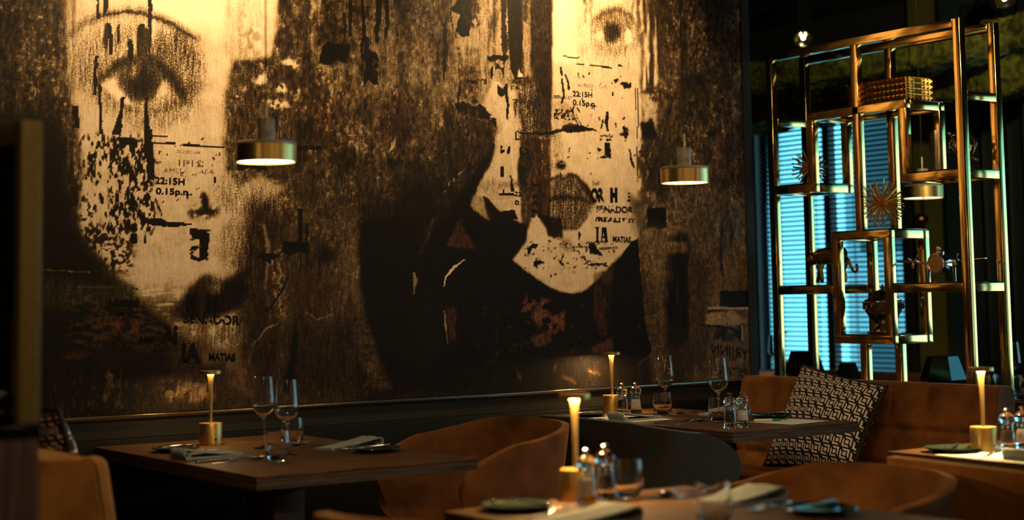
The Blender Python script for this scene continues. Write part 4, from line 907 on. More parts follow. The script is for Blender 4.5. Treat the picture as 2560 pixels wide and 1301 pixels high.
cushion([(4.92, 4.83, 0.925), (4.90, 4.35, 0.855), (4.66, 4.33, 0.525), (4.68, 4.83, 0.525)], 0.15, 'black and white fret cushion on the rust bench, leaning back')
cushion([(1.46, 4.62, 0.955), (1.46, 4.15, 0.955), (1.60, 4.15, 0.53), (1.60, 4.62, 0.53)], 0.12, 'black and white fret cushion peeking over the ochre bench at far left')

# ------------------------------------------------------------------ walnut cabinet and framed divider at the left
t = thing('sideboard', 'walnut sideboard with a black top at the lower left edge', 'cabinet', (0.75, 3.5, 0))
MB().box(-0.6, 0.335, -0.30, 1.0, 0.0, 0.965).build('body', WALNUT, t, smooth=False, bevel=0.002)
MB().box(-0.6, 0.338, -0.306, 1.0, 0.966, 0.992, 0.003).build('top_slab', BLACKG, t)
OCH = noise_color(mat('ochre_lacquer', (0.25, 0.19, 0.05), 0.35), 60, (1, 1, 1), (0.23, 0.17, 0.045), (0.29, 0.22, 0.065))
t = thing('divider_frame', 'ochre lacquered picture-like frame standing on the sideboard', 'divider', (1.066, 3.2, 0.993))
MB().box(-0.022, 0.022, 0, 0.045, 0, 0.616, 0.002).build('post', OCH, t)
MB().box(-0.022, 0.022, 0.045, 1.1, 0.572, 0.616, 0.002).build('top_rail', OCH, t)
MB().box(-0.022, 0.022, 1.1, 1.145, 0, 0.616, 0.002).build('post', OCH, t)
MB().box(-0.006, 0.006, 0.045, 1.1, 0.0, 0.572).build('dark_panel', mat('smoked_panel', (0.012, 0.012, 0.010), 0.35), t, smooth=False)
# bowls on the sideboard
def bowl(loc, r, h, label, m_=PORC):
    q = MB().lathe([(0, 0.0), (r*0.4, 0.0), (r*0.42, 0.006), (r*0.8, h*0.55), (r, h), (r*0.985, h), (r*0.76, h*0.6), (r*0.36, 0.012), (0, 0.010)], 40)
    o = q.build('bowl', m_, None, ang=60); o.location = loc; return tag(o, label, 'bowl', 'bowls on the sideboard')
bowl((0.955, 3.262, 0.993), 0.075, 0.024, 'lower white bowl on the sideboard at the left edge')
bowl((0.955, 3.262, 1.026), 0.082, 0.030, 'upper white bowl stacked on the sideboard at the left edge')
MB_ = MB().lathe([(0, 0), (0.03, 0), (0.03, 0.022), (0, 0.022)], 20); _o = MB_.build('bowl_stand', PORC, None); _o.location = (0.955, 3.262, 1.004); tag(_o, 'small porcelain ring between the two bowls at the left edge', 'stand')

for k, (x_, y_, a_) in enumerate([(0.94, 3.40, 0.08), (0.955, 3.44, 0.08), (0.97, 3.48, 0.08), (0.985, 3.52, 0.08)]):
    o = MB().box(-0.055, 0.055, -0.0025, 0.0025, 0.0, 0.175, 0.001).build('menu_card', mat('blue_gloss_card', (0.02, 0.05, 0.07), 0.12), None)
    o.location = (x_, y_, 0.9925); o.rotation_euler = (0, a_, 0.7)
    tag(o, 'dark glossy menu card standing on the sideboard, %s from the left' % ('first', 'second', 'third', 'fourth')[k], 'menu', 'menu cards on the sideboard')
# ------------------------------------------------------------------ lamps and pendants
def table_lamp(loc, power, label):
    t = thing('table_lamp', label, 'lamp', loc, 0, 'cordless brass table lamps')
    MB().lathe([(0, 0), (0.038, 0), (0.039, 0.001), (0.039, 0.071), (0.038, 0.073), (0.006, 0.0735), (0, 0.0735)], 48).build('base', BRASS, t)
    MB().lathe([(0.0055, 0.073), (0.0058, 0.12), (0.0068, 0.18), (0.0092, 0.222), (0.012, 0.236)], 24).build('pole', BRASS, t)
    hd = MB().lathe([(0.0, 0.250), (0.035, 0.250), (0.037, 0.249), (0.037, 0.239), (0.035, 0.238), (0.030, 0.238), (0.030, 0.241), (0.0, 0.241)], 48).build('head', BRASS, t)
    MB().lathe([(0.012, 0.2385), (0.028, 0.2385), (0.028, 0.2405), (0.012, 0.2405)], 32).build('led_ring', emis('led_%.1f' % power, (1.0, 0.74, 0.36), 9*min(1, power+.3)), hd)
    MB().box(-0.004, 0.004, -0.0396, -0.0385, 0.016, 0.022).build('switch', BLACK, t, smooth=False)
    l = bpy.data.lights.new('lamp_light', 'AREA'); l.shape = 'DISK'; l.size = 0.056; l.energy = power; l.color = (1.0, 0.62, 0.22)
    o = bpy.data.objects.new('lamp_light', l); link(o, t); o.location = (0, 0, 0.2375); return t
table_lamp((2.308, 5.058, TZ), 1.1, 'small brass table lamp on the left table')
table_lamp((4.165, 5.185, TZ), 3.2, 'small brass table lamp on the bench table near the mural')
table_lamp((2.322, 3.035, TZ), 9.0, 'blurred bright brass table lamp on the near table')
table_lamp((3.925, 3.115, TZ), 11.0, 'bright brass table lamp on the table at the right edge')
MARB = noise_color(mat('grey_marble', (0.4, 0.4, 0.38), 0.3), 18, (1, 1, 2), (0.32, 0.32, 0.28), (0.62, 0.60, 0.54), bump=0.1)
def pendant(loc, label, s=1.0, e=5.0):
    """loc = centre of the lower rim"""
    t = thing('pendant_lamp', label, 'pendant lamp', loc, 0, 'brass drum pendant lamps')
    t.scale = (s, s, s); r = 0.082
    dm = MB().lathe([(r-0.003, 0.0), (r, 0.0), (r, 0.046), (r-0.003, 0.046), (r-0.003, 0.0)], 64).build('drum', BRASSP, t)
    MB().lathe([(0, 0.046), (r, 0.046), (r+0.001, 0.048), (r, 0.054), (r-0.004, 0.056), (0, 0.056)], 64).build('top_disc', MARB, t)
    MB().lathe([(0, 0.056), (0.0235, 0.056), (0.0235, 0.118), (0.022, 0.121), (0, 0.121)], 32).build('neck', MARB, t)
    MB().lathe([(0, 0.12), (0.0035, 0.12), (0.0035, 0.17), (0, 0.17)], 12).build('rod', BRASSP, t)
    MB().tube([(0, 0, 0.168), (0, 0, (RZ-loc[2])/s)], 0.0019, 6).build('cord', BLACK, t)
    MB().lathe([(0, 0.006), (r-0.004, 0.004), (r-0.004, 0.008), (0, 0.010)], 48).build('diffuser', emis('opal', (1.0, 0.90, 0.74), e), dm)
    MB().lathe([(0, -0.002), (0.006, -0.002), (0.006, 0.005), (0, 0.006)], 16).build('nub', BRASSP, dm)
    return t
pp = [on(2, CAM_Z+0.3848, 665, 406), on(2, CAM_Z+0.3848, 1712, 458)]
pendant(pp[0], 'brass drum pendant lamp in front of the left face of the mural')
pendant(pp[1], 'brass drum pendant lamp in front of the right part of the mural')
q3 = on(0, 6.05, 2308, 496)
pendant(q3, 'brass drum pendant lamp seen through the gold shelf', 1.18, 2.2)
for q_, w_ in ((pp[0], 2.5), (pp[1], 2.5), (q3, 2.0)):
    l = bpy.data.lights.new('pendant_light', 'AREA'); l.shape = 'DISK'; l.size = 0.14; l.energy = w_; l.color = (1.0, 0.72, 0.38)
    o = bpy.data.objects.new('pendant_light', l); link(o); o.location = (q_[0], q_[1], q_[2]-0.004)
# wall lamp on the olive panel
wl = on(0, 7.30, 2302, 548)
t = thing('wall_lamp', 'small wall lamp on the olive panel below the third pendant', 'wall lamp', wl)
MB().sphere((0, 0, 0), 0.045, 20, (1, 1, 0.8)).build('shade', mat('copper', (0.5, 0.25, 0.1), 0.3, 1.0), t)
MB().tube([(0.13, 0.09, 0.03), (0.0, 0.06, 0.0), (0, 0, 0)], 0.008, 8).build('arm', BLACK, t)
MB().tube([(0.13, 0.09, -0.06), (0.13, 0.09, 0.30)], 0.010, 8).build('wall_rod', BLACK, t)

# ------------------------------------------------------------------ glassware, built once and copied
def cup(prof_out, prof_in, name, m_, parent=None, n=40):
    return MB().lathe(prof_out+prof_in[::-1], n).build(name, m_, parent, ang=60)
def wine_glass(loc, label):
    t = thing('wine_glass', label, 'wine glass', loc, 0, 'stemmed wine glasses')
    cup([(0.004, 0.094), (0.006, 0.099), (0.018, 0.106), (0.030, 0.118), (0.0375, 0.131), (0.0390, 0.141), (0.0380, 0.155), (0.0345, 0.200), (0.0312, 0.235)],
        [(0.0, 0.102), (0.016, 0.1075), (0.029, 0.1195), (0.0366, 0.132), (0.0380, 0.1415), (0.0371, 0.155), (0.0337, 0.200), (0.0305, 0.235)], 'bowl', GLASS, t)
    MB().lathe([(0, 0.0), (0.033, 0.0), (0.034, 0.001), (0.030, 0.0022), (0.012, 0.004), (0.0045, 0.010), (0.0033, 0.03), (0.0032, 0.075), (0.004, 0.0945), (0, 0.0945)], 32).build('stem', GLASS, t)
    return t
def tumbler(loc, label, group='water tumblers'):
    t = thing('tumbler', label, 'glass', loc, 0, group)
    cup([(0, 0), (0.024, 0), (0.028, 0.004), (0.036, 0.020), (0.0395, 0.040), (0.039, 0.060), (0.0350, 0.092)],
        [(0, 0.010), (0.022, 0.011), (0.033, 0.022), (0.0378, 0.040), (0.0374, 0.060), (0.0338, 0.092)], 'glass_wall', GLASS, t)
    return t
wg = wine_glass((2.38, 4.80, TZ), 'left of the two wine glasses on the left table')
ETCH = mat('etched_white', (0.6, 0.65, 0.68), 0.6)
w2_ = dup(wg, (2.33, 4.537, TZ), label='right wine glass on the left table, before a tumbler')
w3_ = dup(wg, (4.32, 5.03, TZ), label='wine glass beside the small lamp on the bench table')
w4_ = dup(wg, (4.25, 4.63, TZ), label='wine glass with an etched bull head on the bench table')
def etch(root, ang):
    """bull head mark and a line of tiny lettering, etched on the bowl"""
    q = MB()
    def on_bowl(a, z):
        r_ = 0.0345+(0.2-z)/0.045*0.0035+0.0003 if z > 0.155 else 0.0385
        return (r_*math.cos(a), r_*math.sin(a), z)
    def line(pts): q.tube([on_bowl(ang+a/0.036, z) for a, z in pts], 0.0006, 4)
    line([(-0.009, 0.184), (-0.006, 0.1805), (0, 0.1795), (0.006, 0.1805), (0.009, 0.184)])
    line([(-0.004, 0.178), (-0.0035, 0.170), (0.0, 0.1665), (0.0035, 0.170), (0.004, 0.178)])
    q.build('etched_bull_head', ETCH, root)
    p_ = MB(); x = -0.014; random.seed(4)
    for k in range(9):
        w = 0.0022; a0 = ang+x/0.036; h_ = 0.003
        p_.tube([on_bowl(a0, 0.1605), on_bowl(a0, 0.1605+h_)], 0.0004, 4)
        if k % 2: p_.tube([on_bowl(a0, 0.1605+h_), on_bowl(a0+w/0.036, 0.1605+h_)], 0.0004, 4)
        else: p_.tube([on_bowl(a0, 0.1605), on_bowl(a0+w/0.036, 0.1605)], 0.0004, 4)
        x += 0.0032
    p_.build('etched_lettering', ETCH, root)
a_cam = math.atan2(-4.63, -4.25)
etch(w4_, a_cam-0.35); etch(w3_, a_cam+0.75)
tb = tumbler((2.215, 4.372, TZ), 'front tumbler on the left table, in front of the wine glasses')
dup(tb, (2.50, 4.83, TZ), label='rear tumbler on the left table, half hidden by a wine glass')
dup(tb, (4.215, 4.925, TZ), label='tumbler left of the first wine glass on the bench table')
dup(tb, (4.14, 4.513, TZ), label='tumbler beside the salt and pepper at the bench table corner')
dup(tb, (2.43, 2.975, TZ), label='blurred tumbler right of the mills on the near table')
dup(tb, (2.262, 2.49, TZ), label='blurred tumbler cut by the bottom edge of the picture')
# mills
PEP = noise_color(mat('peppercorns', (0.02, 0.012, 0.01), 0.6), 300, (1, 1, 1), (0.008, 0.005, 0.004), (0.07, 0.04, 0.03), bump=1.0)
SALT = noise_color(mat('sea_salt', (0.8, 0.78, 0.74), 0.5), 300, (1, 1, 1), (0.75, 0.73, 0.70), (0.92, 0.90, 0.88), bump=1.0)
def mill(loc, label, fill, s=1.0):
    t = thing('salt_mill' if fill is SALT else 'pepper_mill', label, 'mill', loc, 0, 'clear acrylic salt and pepper mills'); t.scale = (s, s, s)
    out = [(0, 0), (0.0245, 0), (0.0255, 0.002), (0.0255, 0.012), (0.0235, 0.014), (0.0240, 0.020), (0.0225, 0.022), (0.0225, 0.040), (0.0205, 0.055), (0.0185, 0.064), (0.0180, 0.070), (0.0195, 0.074),
           (0.0185, 0.077), (0.0200, 0.079)]
    bd = MB().lathe(out+[(0.0165, 0.079), (0.0160, 0.064), (0.0185, 0.050), (0.0195, 0.024), (0.0, 0.0235)], 36).build('body', ACRYL, t)
    MB().lathe([(0.0, 0.0245), (0.0190, 0.0248), (0.0180, 0.050), (0.0160, 0.058), (0.0, 0.060)], 28).build('filling', fill, bd)
    MB().lathe([(0.0, 0.0795), (0.0185, 0.080), (0.0225, 0.086), (0.0240, 0.094), (0.0215, 0.103), (0.0150, 0.110), (0.0060, 0.1135), (0.0, 0.114)], 32).build('head', ACRYL, t)
    MB().lathe([(0.0, 0.1145), (0.004, 0.1145), (0.0045, 0.118), (0.0085, 0.120), (0.0088, 0.124), (0.006, 0.127), (0.0, 0.128)], 24).build('knob', STEEL, t)
    MB().tube([(0, 0, 0.0605), (0, 0, 0.1142)], 0.0022, 8).build('spindle', STEEL, bd)
    return t
mill((4.130, 5.075, TZ), 'pepper mill beside the small lamp on the bench table', PEP)
mill((4.190, 5.062, TZ), 'salt mill right of the pepper mill by the bench table lamp', SALT)
mill((3.966, 4.263, TZ), 'pepper mill at the near corner of the bench table', PEP)
mill((4.035, 4.272, TZ), 'salt mill at the near corner of the bench table', SALT)
mill((2.292, 2.955, TZ), 'blurred bright salt mill beside the near lamp', SALT)
mill((2.372, 2.985, TZ), 'blurred pepper mill right of the salt mill on the near table', PEP, 1.03)
mill((3.985, 3.075, TZ), 'pepper mill right of the lamp at the right edge', PEP, 1.0)
mill((4.052, 3.07, TZ), 'salt mill at the right edge of the picture', SALT, 1.02)

# ------------------------------------------------------------------ cutlery (long axis local X, handle at -X)
def handle(q, l0, l1, w0, w1, th=0.0022, z=0.0):
    n = 9
    for sgn in (0,):
        pts = [(l0+(l1-l0)*i/(n-1), (w0+(w1-w0)*(i/(n-1)))/2) for i in range(n)]
        out = [(x, w) for x, w in pts]+[(x, -w) for x, w in pts[::-1]]
        q.prism(out, z, z+th, 2)
def fork(loc, rz, label, group='forks', tilt=0.0, s=1.0):
    q = MB(); handle(q, -0.10, 0.03, 0.018, 0.006)
    q.prism([(0.03, 0.003), (0.045, 0.011), (0.06, 0.0125), (0.06, -0.0125), (0.045, -0.011), (0.03, -0.003)], 0, 0.0022, 2)
    for y in (-0.0108, -0.0036, 0.0036, 0.0108): q.prism([(0.059, y-0.0017), (0.059, y+0.0017), (0.099, y+0.0009), (0.101, y), (0.099, y-0.0009)], 0, 0.0022, 2)
    for i, v in enumerate(q.v):
        x = v[0]; dz = 0.011*math.exp(-((x-0.025)/0.035)**2)+(0.006*((x-0.06)/0.04)**2 if x > 0.06 else 0)+0.002*max(0, (-x-0.05)/0.05)
        q.v[i] = (v[0]*s, v[1]*s, v[2]+dz)
    o = q.build('fork', STEEL, None, bevel=0.0006); o.location = loc; o.rotation_euler = (0, tilt, rz); return tag(o, label, 'fork', group)
def knife(loc, rz, label, tilt=0.0, s=1.0, group='knives', roll=0.0):
    t = thing('table_knife', label, 'knife', loc, 0, group); t.rotation_euler = (roll, tilt, rz); t.scale = (s, s, s)
    q = MB(); q.prism([(-0.11, 0.007), (-0.108, 0.0095), (-0.06, 0.008), (0.0, 0.006), (0.01, 0.005), (0.01, -0.005), (0.0, -0.006), (-0.06, -0.008), (-0.108, -0.0095), (-0.11, -0.007)], 0, 0.006, 2)
    q.build('handle', STEEL, t, bevel=0.0022)
    q = MB(); q.prism([(0.01, 0.004), (0.03, 0.006), (0.09, 0.006), (0.108, 0.002), (0.112, -0.004), (0.10, -0.009), (0.03, -0.009), (0.01, -0.004)], 0.002, 0.0035, 2)
    q.build('blade', STEEL, t, bevel=0.0005); return t
def spoon(loc, rz, label, s=1.0, group='spoons'):
    q = MB(); handle(q, -0.10, 0.045, 0.017, 0.006)
    n0 = len(q.v)
    for i, v in enumerate(q.v[:n0]):
        x = v[0]; q.v[i] = (v[0], v[1], v[2]+0.012*math.exp(-((x-0.03)/0.035)**2))
    def fn(u, v):
        a = 2*math.pi*u; r_ = v; x = 0.072+0.031*r_*math.cos(a); y = 0.021*r_*math.sin(a)*(1-0.12*math.cos(a)); return (x, y, 0.001+0.009*r_*r_)
    q.grid(fn, 28, 8, close_u=True)
    o = q.build('spoon', STEEL, None, ang=50); md = o.modifiers.new('s', 'SOLIDIFY'); md.thickness = 0.0012; md.offset = 0
    o.location = loc; o.rotation_euler = (0, 0, rz); o.scale = (s, s, s); return tag(o, label, 'spoon', group)
def napkin(loc, rz, label, L_=0.19, w=0.055, kind=0):
    """cloth folded flat and rolled over at one end"""
    pts = []
    for i in range(40):
        s = i/39
        if s < 0.62: pts.append((L_*(s/0.62)-L_/2, 0.004+0.024*(s/0.62)**1.5))
        else:
            a = (s-0.62)/0.38*math.pi*1.35; r_ = 0.0115*(1-0.25*(s-0.62)/0.38)
            pts.append((L_/2+math.sin(a)*r_, 0.028-0.0115+math.cos(a)*r_))
    def fn(u, v):
        f = u*39; i = min(int(f), 38); t_ = f-i; x = pts[i][0]*(1-t_)+pts[i+1][0]*t_; z = pts[i][1]*(1-t_)+pts[i+1][1]*t_
        ww = w*(1-0.25*max(0, 0.3-u)/0.3)
        return (x, (v-0.5)*ww*2*0.9, z+0.0015*math.sin(v*9+u*5))
    q = MB().grid(fn, 79, 9)
    base = MB().box(-L_/2, L_/2+0.006, -w*0.88, w*0.88, 0.0008, 0.0038)
    q.add(base.v, base.f)
    o = q.build('napkin', NAP, None, ang=60); md = o.modifiers.new('s', 'SOLIDIFY'); md.thickness = 0.0035; md.offset = 1
    o.location = loc; o.rotation_euler = (0, 0, rz); return tag(o, label, 'napkin', 'folded grey napkins')
def plate(loc, label, r=0.078):
    q = MB().lathe([(0, 0.003), (r*0.55, 0.003), (r*0.6, 0.0), (r*0.66, 0.0), (r*0.70, 0.004), (r*0.95, 0.010), (r, 0.0125), (r*0.985, 0.0145), (r*0.93, 0.0125), (r*0.72, 0.0075), (0, 0.0065)], 56)
    o = q.build('side_plate', PLATE, None, ang=60); o.location = loc; return tag(o, label, 'plate', 'dark green side plates')
def butter(loc, rz, label): return knife(loc, rz, label, s=0.78, group='butter knives on side plates')
e = 0.0005; Z = TZ+e
# left table, bench side
plate((2.115, 4.905, Z), 'side plate at the far left corner of the left table')
butter((2.135, 4.915, Z+0.0150), 0.35, 'butter knife on the plate at the left side of the left table')
fork((2.12, 4.775, Z), 0.25, 'fork beside the left napkin on the left table')
napkin((2.12, 4.66, Z), math.pi+0.05, 'rolled napkin on the bench side of the left table')
knife((2.115, 4.51, Z), 0.10, 'knife nearest the napkin on the left side of the left table')
spoon((2.125, 4.455, Z), 0.22, 'spoon in front of the front tumbler on the left table')
# left table, chair side
plate((2.585, 4.42, Z), 'side plate on the chair side of the left table')
butter((2.565, 4.425, Z+0.0150), math.pi+0.25, 'butter knife on the plate on the chair side of the left table')
napkin((2.585, 4.60, Z), 0.12, 'rolled napkin on the chair side of the left table')
fork((2.60, 4.535, Z), math.pi+0.1, 'fork between napkin and plate on the left table')
knife((2.595, 4.745, Z), math.pi-0.05, 'knife behind the chair-side napkin on the left table')
spoon((2.575, 4.80, Z), math.pi+0.1, 'spoon behind the wine glasses on the left table')
# bench table, left side
CARD = mat('paper_card', (0.62, 0.66, 0.60), 0.8)
o = MB().box(-0.105, 0.105, -0.15, 0.15, 0, 0.0008).build('paper_placemat', CARD, None, smooth=False); o.location = (3.995, 4.875, Z); tag(o, 'white paper mat under the napkin at the left of the bench table', 'paper')
plate((3.965, 5.095, Z), 'side plate at the far left corner of the bench table')
butter((3.975, 5.10, Z+0.0150), 0.3, 'butter knife on the far left plate of the bench table')
fork((3.99, 4.965, Z+0.001), 0.3, 'fork on the white paper mat of the bench table')
napkin((4.01, 4.84, Z+0.0012), math.pi, 'dark rolled napkin on the paper mat of the bench table')
knife((4.02, 4.625, Z), 0.12, 'knife at the left side of the bench table')
spoon((4.04, 4.565, Z), 0.22, 'spoon left of the tumbler on the bench table')
# bench table, right side
o = MB().box(-0.11, 0.11, -0.10, 0.10, 0, 0.0008).build('paper_placemat', CARD, None, smooth=False); o.location = (4.325, 4.325, Z); o.rotation_euler = (0, 0, 0.12); tag(o, 'white paper sheet under the green pen on the bench table', 'paper')
t = thing('ballpoint_pen', 'white ballpoint pen with a green grip on the bench table', 'pen', (4.285, 4.375, Z+0.0058), rot=(0, 0, -0.55))
MB().tube([(-0.07, 0, 0), (-0.062, 0, 0), (0.0, 0, 0)], [0.002, 0.0045, 0.005], 12).build('barrel', mat('pen_white', (0.6, 0.62, 0.6), 0.3), t)
MB().tube([(0.0, 0, 0), (0.03, 0, 0), (0.034, 0, 0)], [0.0052, 0.0052, 0.004], 12).build('grip', mat('pen_green', (0.01, 0.20, 0.05), 0.4), t)
MB().tube([(0.034, 0, 0), (0.05, 0, 0), (0.062, 0, 0)], [0.004, 0.003, 0.001], 12).build('tip', STEEL, t)
plate((4.405, 4.50, Z), 'side plate at the right edge of the bench table')
butter((4.40, 4.505, Z+0.0150), math.pi+0.15, 'butter knife on the right hand plate of the bench table')
fork((4.385, 4.60, Z), math.pi+0.2, 'fork between the napkin and the right plate of the bench table')
napkin((4.40, 4.765, Z), 0.1, 'light rolled napkin behind the salt mill on the bench table')
knife((4.375, 4.87, Z), math.pi+0.05, 'knife behind the wine glasses on the bench table')
spoon((4.375, 4.93, Z), math.pi+0.1, 'spoon behind the wine glasses on the bench table')
# near table
plate((2.115, 2.985, Z), 'blurred side plate at the left corner of the near table', 0.083)
butter((2.125, 2.99, Z+0.0150), 1.9, 'butter knife across the plate of the near table')
fork((2.13, 2.875, Z), 0.42, 'bright blurred fork on the near table')
napkin((2.10, 2.715, Z), 0.0, 'blurred napkin at the bottom edge on the near table', 0.2, 0.065)
napkin((2.575, 2.745, Z), 0.1, 'blurred light napkin at the right side of the near table', 0.19, 0.06)
spoon((2.59, 2.95, Z), math.pi+0.2, 'blurred spoon behind the tumblers on the near table')
knife((2.60, 2.895, Z), math.pi+0.1, 'blurred knife right of the tumbler on the near table')
plate((2.575, 2.49, Z), 'blurred side plate at the bottom right of the near table', 0.083)
butter((2.57, 2.50, Z+0.0150), math.pi+0.2, 'butter knife on the blurred plate at the bottom right')
fork((2.55, 2.62, Z), math.pi+0.35, 'blurred fork between napkin and plate at the bottom right')
# right table
o = MB().box(-0.14, 0.14, -0.21, 0.21, 0, 0.0008).build('paper_placemat', CARD, None, smooth=False); o.location = (3.87, 2.93, Z); tag(o, 'bright white paper mat at the right edge of the picture', 'paper')
plate((3.835, 3.16, Z+0.001), 'green side plate in front of the lamp at the right edge', 0.083)
butter((3.845, 3.165, Z+0.0160), 0.5, 'butter knife on the green plate at the right edge')
fork((3.87, 3.04, Z+0.001), 0.42, 'bright fork beside the green plate at the right edge')
napkin((3.87, 2.875, Z+0.0012), math.pi, 'dark napkin cut by the right edge of the picture')
# ------------------------------------------------------------------ gold display shelf
SX, SB, TB = 5.2, 5.42, 0.036            # front plane, back plane, tube size
t = thing('display_shelf', 'tall open shelf of polished gold square tubes behind the bench', 'shelf', (5.2, 4.74, 0))
ox, oy = 5.2, 4.74
def bar(name, x0, x1, y0, y1, z0, z1, m_=GOLD):
    return MB().box(x0-ox, x1-ox, y0-oy, y1-oy, z0, z1, 0.0022).build(name, m_, t, ang=30)
YL, YR = 5.285, 4.165                    # outer posts (outside faces)
def vert(y, z0, z1, both=True):          # y = outside face, tube grows inwards given by sign
    for x in ((SX, SB) if both else (SX,)): bar('post', x, x+TB, y, y+TB, z0, z1)
def rail(y0, y1, z1, both=True):
    for x in ((SX, SB) if both else (SX,)): bar('rail', x, x+TB, y0, y1, z1-TB, z1)
def cross(y, z1): bar('cross_bar', SX+TB, SB, y, y+TB, z1-TB, z1)
vert(YL-TB, 0, 2.345); vert(YR, 0, 2.345); rail(YR+TB, YL-TB, 2.345)
cross(YL-TB, 2.045); cross(YR, 2.045)
ym = 4.725; vert(ym, 1.495, 2.315); vert(ym, 0.0, 1.015)
# upper box
yA0, yA1 = 4.465, 5.035
rail(yA0, yA1, 2.04); vert(yA0, 1.725, 2.01); vert(yA1-TB, 1.72, 2.01)
rail(yA1-TB, YL-TB, 1.72); rail(YR+TB, yA0+TB, 1.725); cross(yA0, 2.04); cross(yA1-TB, 2.04); cross(yA1-TB-0.0, 1.72); cross(yA0, 1.725); cross(YR, 1.725); cross(YL-TB, 1.72)
# lower box
yC0, yC1 = 4.575, 4.905
rail(yC0, yC1, 1.495); rail(yC0, yC1, 1.045); vert(yC0, 1.045, 1.465); vert(yC1-TB, 1.045, 1.465); cross(yC0, 1.495); cross(yC1-TB, 1.495); cross(yC0, 1.045); cross(yC1-TB, 1.045)
rail(yC1, YL-TB, 1.262); rail(YR+TB, yC0, 1.262); cross(YL-TB, 1.262); cross(YR, 1.262)
MIR = mat('black_glass', (0.012, 0.016, 0.02), 0.03)
def sheet(y0, y1, z): bar('glass_shelf', SX+0.004, SB+TB-0.004, y0+0.001, y1-0.001, z+0.0003, z+0.006, MIR)
sheet(yA1-TB, YL-TB-0.001, 1.72); sheet(YR+TB, yA0+TB, 1.725); sheet(yA0, yA1, 2.04); sheet(yC0, yC1, 1.495); sheet(yC0+TB, yC1-TB, 1.045); sheet(yC1, YL-TB, 1.262); sheet(YR+TB, yC0, 1.262)
XM = (SX+SB+TB)/2
# studded box
def studded(loc, lx, ly, lz, label):
    t2 = thing('studded_box', label, 'box', loc)
    q = MB(); q.box(-lx/2+0.008, lx/2-0.008, -ly/2+0.008, ly/2-0.008, 0, lz); q.build('inner_box', mat('dark_bronze', (0.10, 0.06, 0.02), 0.3, 1.0), t2, smooth=False)
    p = MB(); cell = lz/4
    def pyr(c, u, v, n_):
        c, u, v, n_ = Vector(c), Vector(u), Vector(v), Vector(n_)
        vs = [c-u-v, c+u-v, c+u+v, c-u+v, c+n_]; p.add([tuple(a) for a in vs], [(0, 1, 4), (1, 2, 4), (2, 3, 4), (3, 0, 4), (3, 2, 1, 0)])
    ny = int(round(ly/cell)); nx = int(round(lx/cell)); h = 0.010
    for j in range(4):
        z = (j+0.5)*cell
        for i in range(ny):
            y = -ly/2+(i+0.5)*ly/ny
            for sg in (-1, 1): pyr((sg*(lx/2-0.008), y, z), (0, ly/ny/2, 0), (0, 0, cell/2), (sg*h, 0, 0))
        for i in range(nx):
            x = -lx/2+(i+0.5)*lx/nx
            for sg in (-1, 1): pyr((x, sg*(ly/2-0.008), z), (lx/nx/2, 0, 0), (0, 0, cell/2), (0, sg*h, 0))
    for i in range(ny):
        for k in range(nx): pyr((-lx/2+(k+0.5)*lx/nx, -ly/2+(i+0.5)*ly/ny, lz), (lx/nx/2, 0, 0), (0, ly/ny/2, 0), (0, 0, h*0.7))
    p.build('pyramid_studs', mat('stud_gold', (0.78, 0.50, 0.16), 0.16, 1.0), t2, smooth=False)
studded((XM, 4.655, 2.0465), 0.176, 0.345, 0.098, 'gold box covered in pyramid studs on top of the shelf')
# spiky balls
def urchin(loc, r, n, label, seed):
    t2 = thing('spiky_ornament', label, 'ornament', loc, 0, 'gold spiky ball ornaments')
    random.seed(seed); q = MB(); ds = []
    for i in range(n):
        z = 1-2*(i+0.5)/n; a = i*2.39996+random.uniform(-.15, .15); s_ = math.sqrt(1-z*z)
        d = Vector((s_*math.cos(a), s_*math.sin(a), z)); L2 = r*random.uniform(0.82, 1.0)
        q.tube([tuple(d*0.012), tuple(d*L2)], [0.0026, 0.0032], 7)
    q.build('spikes', mat('spike_gold', (1.0, 0.60, 0.16), 0.36, 1.0), t2, ang=50)
    MB().sphere((0, 0, 0), 0.016, 14).build('core', GOLD, t2)
urchin(on(0, XM, 2024, 420), 0.095, 62, 'smaller gold spiky ball at the left of the shelf', 3)
urchin(on(0, XM, 2204, 510), 0.115, 78, 'larger gold spiky ball on the middle box of the shelf', 8)
# picture frame
t2 = thing('photo_frame', 'thin upright photo frame on the right shelf', 'photo frame', (XM+0.01, 4.432, 1.7315), rz=math.radians(48))
fr_ = MB().box(-0.07, 0.07, -0.008, 0.008, 0.0, 0.175, 0.002).build('frame', mat('pewter', (0.5, 0.46, 0.36), 0.3, 1.0), t2)
MB().box(-0.055, 0.055, -0.0095, -0.008, 0.015, 0.160).build('picture', noise_color(mat('blurred_photo', (0.2, 0.1, 0.1), 0.2), 12, (1, 1, 2), (0.05, 0.12, 0.22), (0.35, 0.12, 0.06)), fr_, smooth=False)
